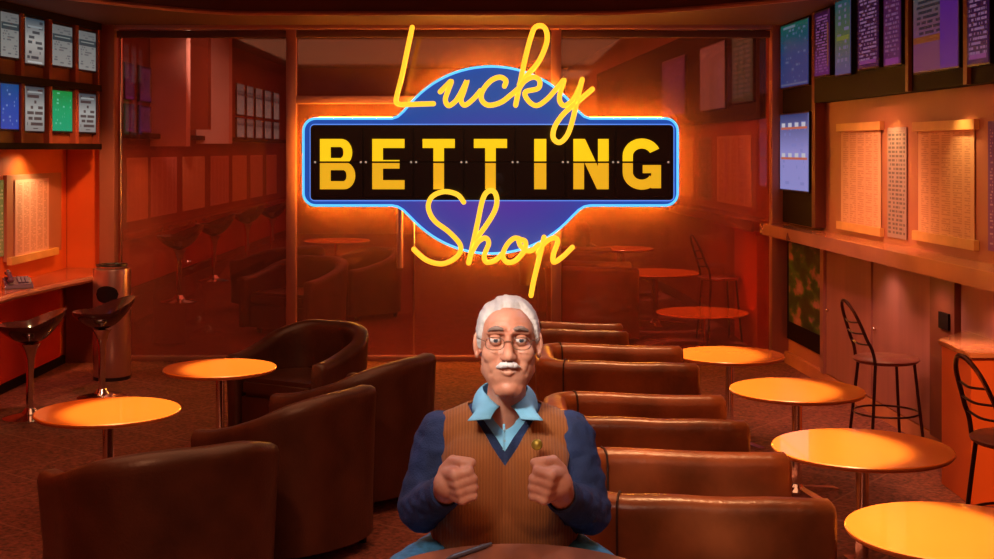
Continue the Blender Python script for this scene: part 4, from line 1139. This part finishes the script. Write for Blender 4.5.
vcut(b, 1.176, .74, APX); cutz(b, .95); killneck(b, .058, 1.235)
for wr, el in ((WRL, ELL_), (WRR, ELR)):                   # open the sleeves at the wrist
    d = (wr-el).normalized(); kill = [f for f in b.faces if (f.calc_center_median()-wr).dot(d) > -.004 and (f.calc_center_median()-wr).length < .07]
    bmesh.ops.delete(b, geom=kill, context='FACES')
cloth('sweater', b, M_navy, .004)
for wr, el in ((WRL, ELL_), (WRR, ELR)):
    d = (wr-el).normalized(); b = new()
    pts = [wr-d*.035, wr-d*.025, wr-d*.008, wr+d*.008, wr+d*.012]; rs_ = [.038, .0425, .041, .039, .034]
    tube(b, pts, lambda i: rs_[i], 28, cap=False)
    for v in b.verts: v.co += noise.noise_vector(v.co*60)*.0012
    o = obj('cuff', b, M_navy, man, world=True)
# vest over the torso only
b = new()
ell(b, (XM, 3.225, 1.10), (.164, .127, .130)); ell(b, (XM, 3.212, .985), (.189, .152, .150)); ell(b, (XM, 3.26, .93), (.19, .148, .09))
for s, sh in ((-1, SHL), (1, SHR)):
    cap(b, sh+Vector((-s*.030, -.002, .001)), NB+Vector((s*.035, 0, .010)), .0735, .064)
    cap(b, (XM+s*.07, 3.17, 1.12), (XM+s*.06, 3.16, 1.04), .1015, .106)
b = remesh(b, .006, 7); wrinkle(b, .0022, 14, 8)
vcut(b, 1.146, .70, APX); cutz(b, .935); killneck(b, .060, 1.23)
for s in (-1, 1):                                          # armholes
    nrm = Vector((s, 0, -.28)).normalized()
    co = Vector((XM+s*.146, 0, 1.13))
    bmesh.ops.bisect_plane(b, geom=b.verts[:]+b.edges[:]+b.faces[:], plane_co=co, plane_no=nrm)
    ks = [f for f in b.faces if (f.calc_center_median()-co).dot(nrm) > 0 and f.calc_center_median().z > 1.055]
    bmesh.ops.delete(b, geom=ks, context='FACES')
vest = cloth('vest', b, M_vest, .005)
# hem and edging of the vest
b = new()
def ring_at(z, g):
    return [Vector((XM+(.188+g)*math.cos(t), 3.235+(.150+g)*math.sin(t), z)) for t in [2*PI*k/48 for k in range(48)]]
# badge
e_ = None
b = new(); bc = P(537, 445, 3.045)
lathe(b, [(0, .006), (.0125, .006), (.0135, .003), (.0125, 0), (.010, -.002), (.0095, .0005), (.004, -.002), (0, -.003)], bc, 24, axis='y'); obj('badge', b, mat('gold_badge', (.50, .36, .06), .3, metal=.7), man, world=True)
# collar: stand + two pointed leaves
b = new(); N_ = 40; rowsn = 6; G = []
for i in range(N_+1):
    t = -1+2*i/N_                                         # -1 .. 1 around the neck, 0 = nape
    az = t*(PI-.20)
    a = abs(t)
    inr = .055+.003*a; zt = 1.325-.040*a**3
    ti = Vector((NB.x+inr*math.sin(az), NB.y-.012+inr*1.05*math.cos(az), zt))
    # fall edge
    pk = sst(.62, 1.0, a)
    sgn = 1 if t > 0 else -1
    outr = .082+.014*pk
    fe = Vector((NB.x+outr*math.sin(az*(1-.16*pk)), NB.y-.015+outr*math.cos(az*(1-.16*pk)), 1.262-.004*pk))
    fe = fe.lerp(Vector((NB.x+sgn*.090, 3.070, 1.262)), sst(.72, .92, a)).lerp(Vector((NB.x+sgn*.036, 3.060, 1.268)), sst(.93, 1., a))
    row = []
    for j in range(rowsn+1):
        u = j/rowsn; p = ti.lerp(fe, u); p.z += .010*math.sin(PI*u)*(1-.5*a); p += Vector((math.sin(az), math.cos(az), 0))*.006*math.sin(PI*u)
        row.append(b.verts.new(p))
    G.append(row)
for i in range(N_):
    for j in range(rowsn): b.faces.new((G[i][j], G[i+1][j], G[i+1][j+1], G[i][j+1]))
bmesh.ops.recalc_face_normals(b, faces=b.faces[:]); cloth('collar', b, M_shirt, .003)
# placket with two buttons
b = new(); tube(b, [P(504, 424, 3.078), P(504, 450, 3.062)], .0030, 6); obj('placket', b, M_shirt, man, world=True)
b = new()
for py in (430, 441): ell(b, P(504.5, py, 3.066), (.0032, .002, .0032), 10, 8)
obj('button', b, mat('pearl_button', (.25, .45, .62), .3), man, world=True)
# trousers and shoes
b = new()
for s in (-1, 1):
    hip, kn, an = Vector((XM+s*.10, 3.28, .87)), Vector((XM+s*.29, 2.99, .85)), Vector((XM+s*.20, 3.06, .44))
    cap(b, hip, kn, .104, .078); cap(b, kn, an, .074, .056)
ell(b, (XM, 3.27, .87), (.188, .142, .105))
b = remesh(b, .008, 4); cutz(b, .46); wrinkle(b, .005, 16, 5); cloth('jeans', b, M_jean, .003)
for s in (-1, 1):
    b = new(); an = Vector((XM+s*.20, 3.06, .44)); toe = Vector((XM+s*.225, 2.90, .405))
    cap(b, an+Vector((0, .03, -.035)), toe, .045, .04); cap(b, an, an+Vector((0, 0, -.03)), .05, .048); b = remesh(b, .005, 3); cutz(b, .375); obj('shoe', b, mat('brown_shoe', (.06, .025, .012), .35), man, world=True, ang=180)
# his stool
e = empty('bar_stool', (XM, 3.30, 0), 0, 'tall round bar stool on which the man sits', 'bar stool')
b = new(); lathe(b, [(0, .70), (.19, .70), (.20, .72), (.20, .755), (.185, .77), (0, .775)], seg=40); obj('seat', b, M_leath, e)
b = new(); lathe(b, [(.03, .03), (.03, .70)], seg=18); obj('stem', b, M_chrome, e)
b = new(); lathe(b, [(.22, 0), (.22, .012), (.05, .04), (.03, .06)], seg=36); obj('base', b, M_chrome, e)
b = new(); tube(b, [(.31*math.cos(t), -.10+.31*math.sin(t), .352) for t in [2*PI*k/44 for k in range(44)]], .012, 8, closed=True)
tube(b, [(.03, 0, .352), (.31, -.1, .352)], .009, 6); tube(b, [(-.03, 0, .352), (-.31, -.1, .352)], .009, 6); obj('foot_ring', b, M_chrome, e)
# his table
def woodtop():
    m, t, N, L, b = nt('brown_orange_tabletop')
    tc = N.new('ShaderNodeTexCoord'); mp = N.new('ShaderNodeMapping'); mp.inputs['Scale'].default_value = (3, 1, 1); mp.inputs['Rotation'].default_value = (0, 0, .2); L.new(tc.outputs['Object'], mp.inputs[0])
    n = N.new('ShaderNodeTexNoise'); n.inputs['Scale'].default_value = 2.4; n.inputs['Detail'].default_value = 3; L.new(mp.outputs[0], n.inputs['Vector'])
    r = N.new('ShaderNodeValToRGB'); r.color_ramp.elements[0].position = .35; r.color_ramp.elements[1].position = .65
    r.color_ramp.elements[0].color = (.16, .055, .035, 1); r.color_ramp.elements[1].color = (.52, .17, .08, 1)
    L.new(n.outputs['Fac'], r.inputs[0]); L.new(r.outputs[0], b.inputs['Base Color']); b.inputs['Roughness'].default_value = .3
    return m
TY, TZ, TR = 2.66, .995, .335
e = empty('high_round_table', (X(517, TY), TY, 0), 0, 'high round brown table at the bottom centre in front of the man', 'table')
b = new(); lathe(b, [(0, TZ-.03), (TR-.02, TZ-.03), (TR, TZ-.022), (TR, TZ-.006), (TR-.006, TZ), (0, TZ)], seg=90); obj('tabletop', b, woodtop(), e, ang=30)
b = new(); lathe(b, [(.035, .03), (.035, TZ-.03)], seg=20); obj('column', b, M_chrome, e)
b = new(); lathe(b, [(.26, 0), (.26, .012), (.06, .03), (.035, .05)], seg=40); obj('base', b, M_chrome, e)
def onT(px, py):
    Y = (CH-TZ)*F/(py-HY); return Vector((X(px, Y), Y, TZ))
a_, c_ = onT(446, 562), onT(491, 546.5)
d_ = (c_-a_); b = new(); n_ = 14
tube(b, [a_+d_*(i/n_)+Vector((0, 0, .0062)) for i in range(n_+1)], lambda i: (.0012, .004, .0055)[i] if i < 3 else (.0058 if i < n_-1 else .004), 12)
tag(obj('pen', b, mat('slate_pen', (.10, .09, .10), .35)), 'dark slate grey pen lying on the high brown table before the man', 'pen')

# ------------------------------------------------------------------ light
def area(name, loc, size, power, col, rot=(0, 0, 0), sy=None):
    l = bpy.data.lights.new(name, 'AREA'); l.energy = power; l.color = col; l.size = size
    if sy: l.shape = 'RECTANGLE'; l.size_y = sy
    o = bpy.data.objects.new(name, l); C.objects.link(o); o.location = loc; o.rotation_euler = rot; return o
def spot(name, loc, to, power, col, ang=40, blend=.4, rad=.03):
    l = bpy.data.lights.new(name, 'SPOT'); l.energy = power; l.color = col; l.spot_size = math.radians(ang); l.spot_blend = blend; l.shadow_soft_size = rad
    o = bpy.data.objects.new(name, l); C.objects.link(o); o.location = loc
    o.rotation_euler = (Vector(to)-Vector(loc)).to_track_quat('-Z', 'Y').to_euler(); return o
WARM = (1, .42, .20); RED = (1, .16, .07); AMB = (1, .55, .25)
area('ceiling_fill', (-.8, 6.0, 3.2), 4.5, 80, WARM, sy=4.5)  # unseen fill, added for overall warm light
area('ceiling_fill', (.3, 1.0, 3.2), 2.5, 40, WARM)
area('ceiling_fill', (-1.0, 16.5, 3.6), 5.0, 105, (1,.22,.12), sy=7.0)  # unseen fill, added to light the space behind the glass
area('ceiling_fill', (-1.2, 24.5, 3.6), 5.0, 105, (1, .2, .1), sy=6.0)
# added spots, their light pools replace reflections on the tabletops
def tspot(px, py, Y, dx, pw, ang=20):
    x = X(px, Y); spot('table_pool_fill', (x+dx*.8, Y+.25, 3.15), (x+dx, Y, .58), pw, (1, .72, .40), ang, .35, .04)
tspot(954, 0, 4.52, -.2, 900); tspot(862, 0, 5.78, -.22, 900); tspot(797, 0, 7.18, -.2, 900); tspot(729.5, 0, 8.41, -.2, 900)
tspot(108, 0, 6.6, .2, 900); tspot(220, 0, 7.9, .2, 900)
# under-cabinet downlights, right wall
for px in (880, 950, 1015):
    x, Y = onR(px, .12); spot('cabinet_spot', (x-.05, Y, 2.26), (x+.02, Y, 1.2), 12, (1, .62, .25), 95, .8, .02)
for px in (855, 905, 960):
    x, Y = onR(px, .3); spot('ledge_fill', (x, Y, 1.13), (x+.25, Y, .3), 8, (1, .55, .42), 120, .8, .05)  # added fill below the ledge, brightens the cupboard doors
# left wall
spot('cabinet_spot', (-3.66, 10.55, 1.86), (-3.88, 10.5, 1.2), 12, (1, .80, .35), 150, .8, .02)
spot('cabinet_spot', (-3.55, 9.3, 1.86), (-3.86, 9.3, 1.2), 16, (1, .62, .28), 110, .8, .02)
spot('counter_fill', (-2.6, 10.3, 2.98), (-3.75, 11.3, 1.2), 190, (1, .36, .12), 50, .7, .1)  # added fill, brightens the orange return wall
spot('wall_fill', (1.5, 9.0, 3.1), (2.7, 9.3, .6), 120, (1, .38, .2), 75, .8, .1)  # added fill on the lower right wall
spot('wall_fill', (1.9, 5.0, 3.1), (2.75, 6.93, .5), 420, (1, .40, .14), 22, .7, .1)  # added fill aimed at the orange box
# added fill for highlights on the row of leather chairs
for Y in (4.6, 5.8, 7.3, 8.9):
    spot('chair_fill', (.9, Y+.5, 3.15), (.75, Y-.1, .7), 190, (1, .48, .2), 40, .7, .15)
spot('wall_fill', (-2.7, 8.6, 3.1), (-3.8, 10.0, .35), 170, (1, .32, .2), 44, .7, .1)  # added fill, brightens the red apron
spot('wall_fill', (1.2, 8.3, 3.1), (2.7, 9.4, .7), 160, (1, .36, .26), 55, .8, .1)  # second added fill on the lower right wall
for px, Y in ((702, 12.45), (655, 14.2), (622, 17.0), (337, 20.6), (288, 17.2)):
    spot('table_pool_fill', (X(px, Y), Y, 3.6), (X(px, Y), Y, .4), 420, (1, .45, .28), 24, .5, .05)  # added to brighten the tables of the built reflection
spot('chair_fill', (-1.0, 2.6, 3.05), (-1.15, 5.6, .4), 130, (1, .42, .2), 46, .9, .1)  # added overhead for highlights on the left chairs
# added key, face and rim lights on the man
spot('man_key', (-.5, 1.0, 3.0), (XM, 3.1, 1.2), 95, (1, .86, .76), 34, .6, .25)
spot('man_face', (-.55, 1.6, 2.3), (XM, 3.05, 1.43), 150, (1, .86, .74), 13, .5, .12)
spot('pilaster_fill', (-3.2, 17.2, 3.5), (-4.6, 18.8, 2.9), 160, (1, .6, .45), 60, .8, .1)  # added fill, brightens the far left wall and pilasters
spot('man_rim', (1.3, 3.9, 3.0), (XM, 3.15, 1.25), 40, (.55, .72, 1), 34, .6, .1)
spot('man_rim', (-1.4, 3.6, 2.9), (XM, 3.15, 1.2), 34, (.45, .62, 1), 34, .6, .1)
W = bpy.data.worlds.new('world'); S.world = W; W.use_nodes = True
W.node_tree.nodes['Background'].inputs[0].default_value = (.30, .07, .035, 1); W.node_tree.nodes['Background'].inputs[1].default_value = .35

cam = bpy.data.cameras.new('camera'); co = bpy.data.objects.new('camera', cam); C.objects.link(co)
co.location = (0, 0, CH); co.rotation_euler = (PI/2, 0, 0); cam.sensor_width = 36; cam.lens = 36*F/994; cam.shift_y = -(279.5-HY)/994; cam.clip_end = 100
S.camera = co
vs = S.view_settings; vs.view_transform = 'Standard'; vs.look = 'None'; vs.exposure = 0.0; vs.gamma = 1; vs.use_curve_mapping = False
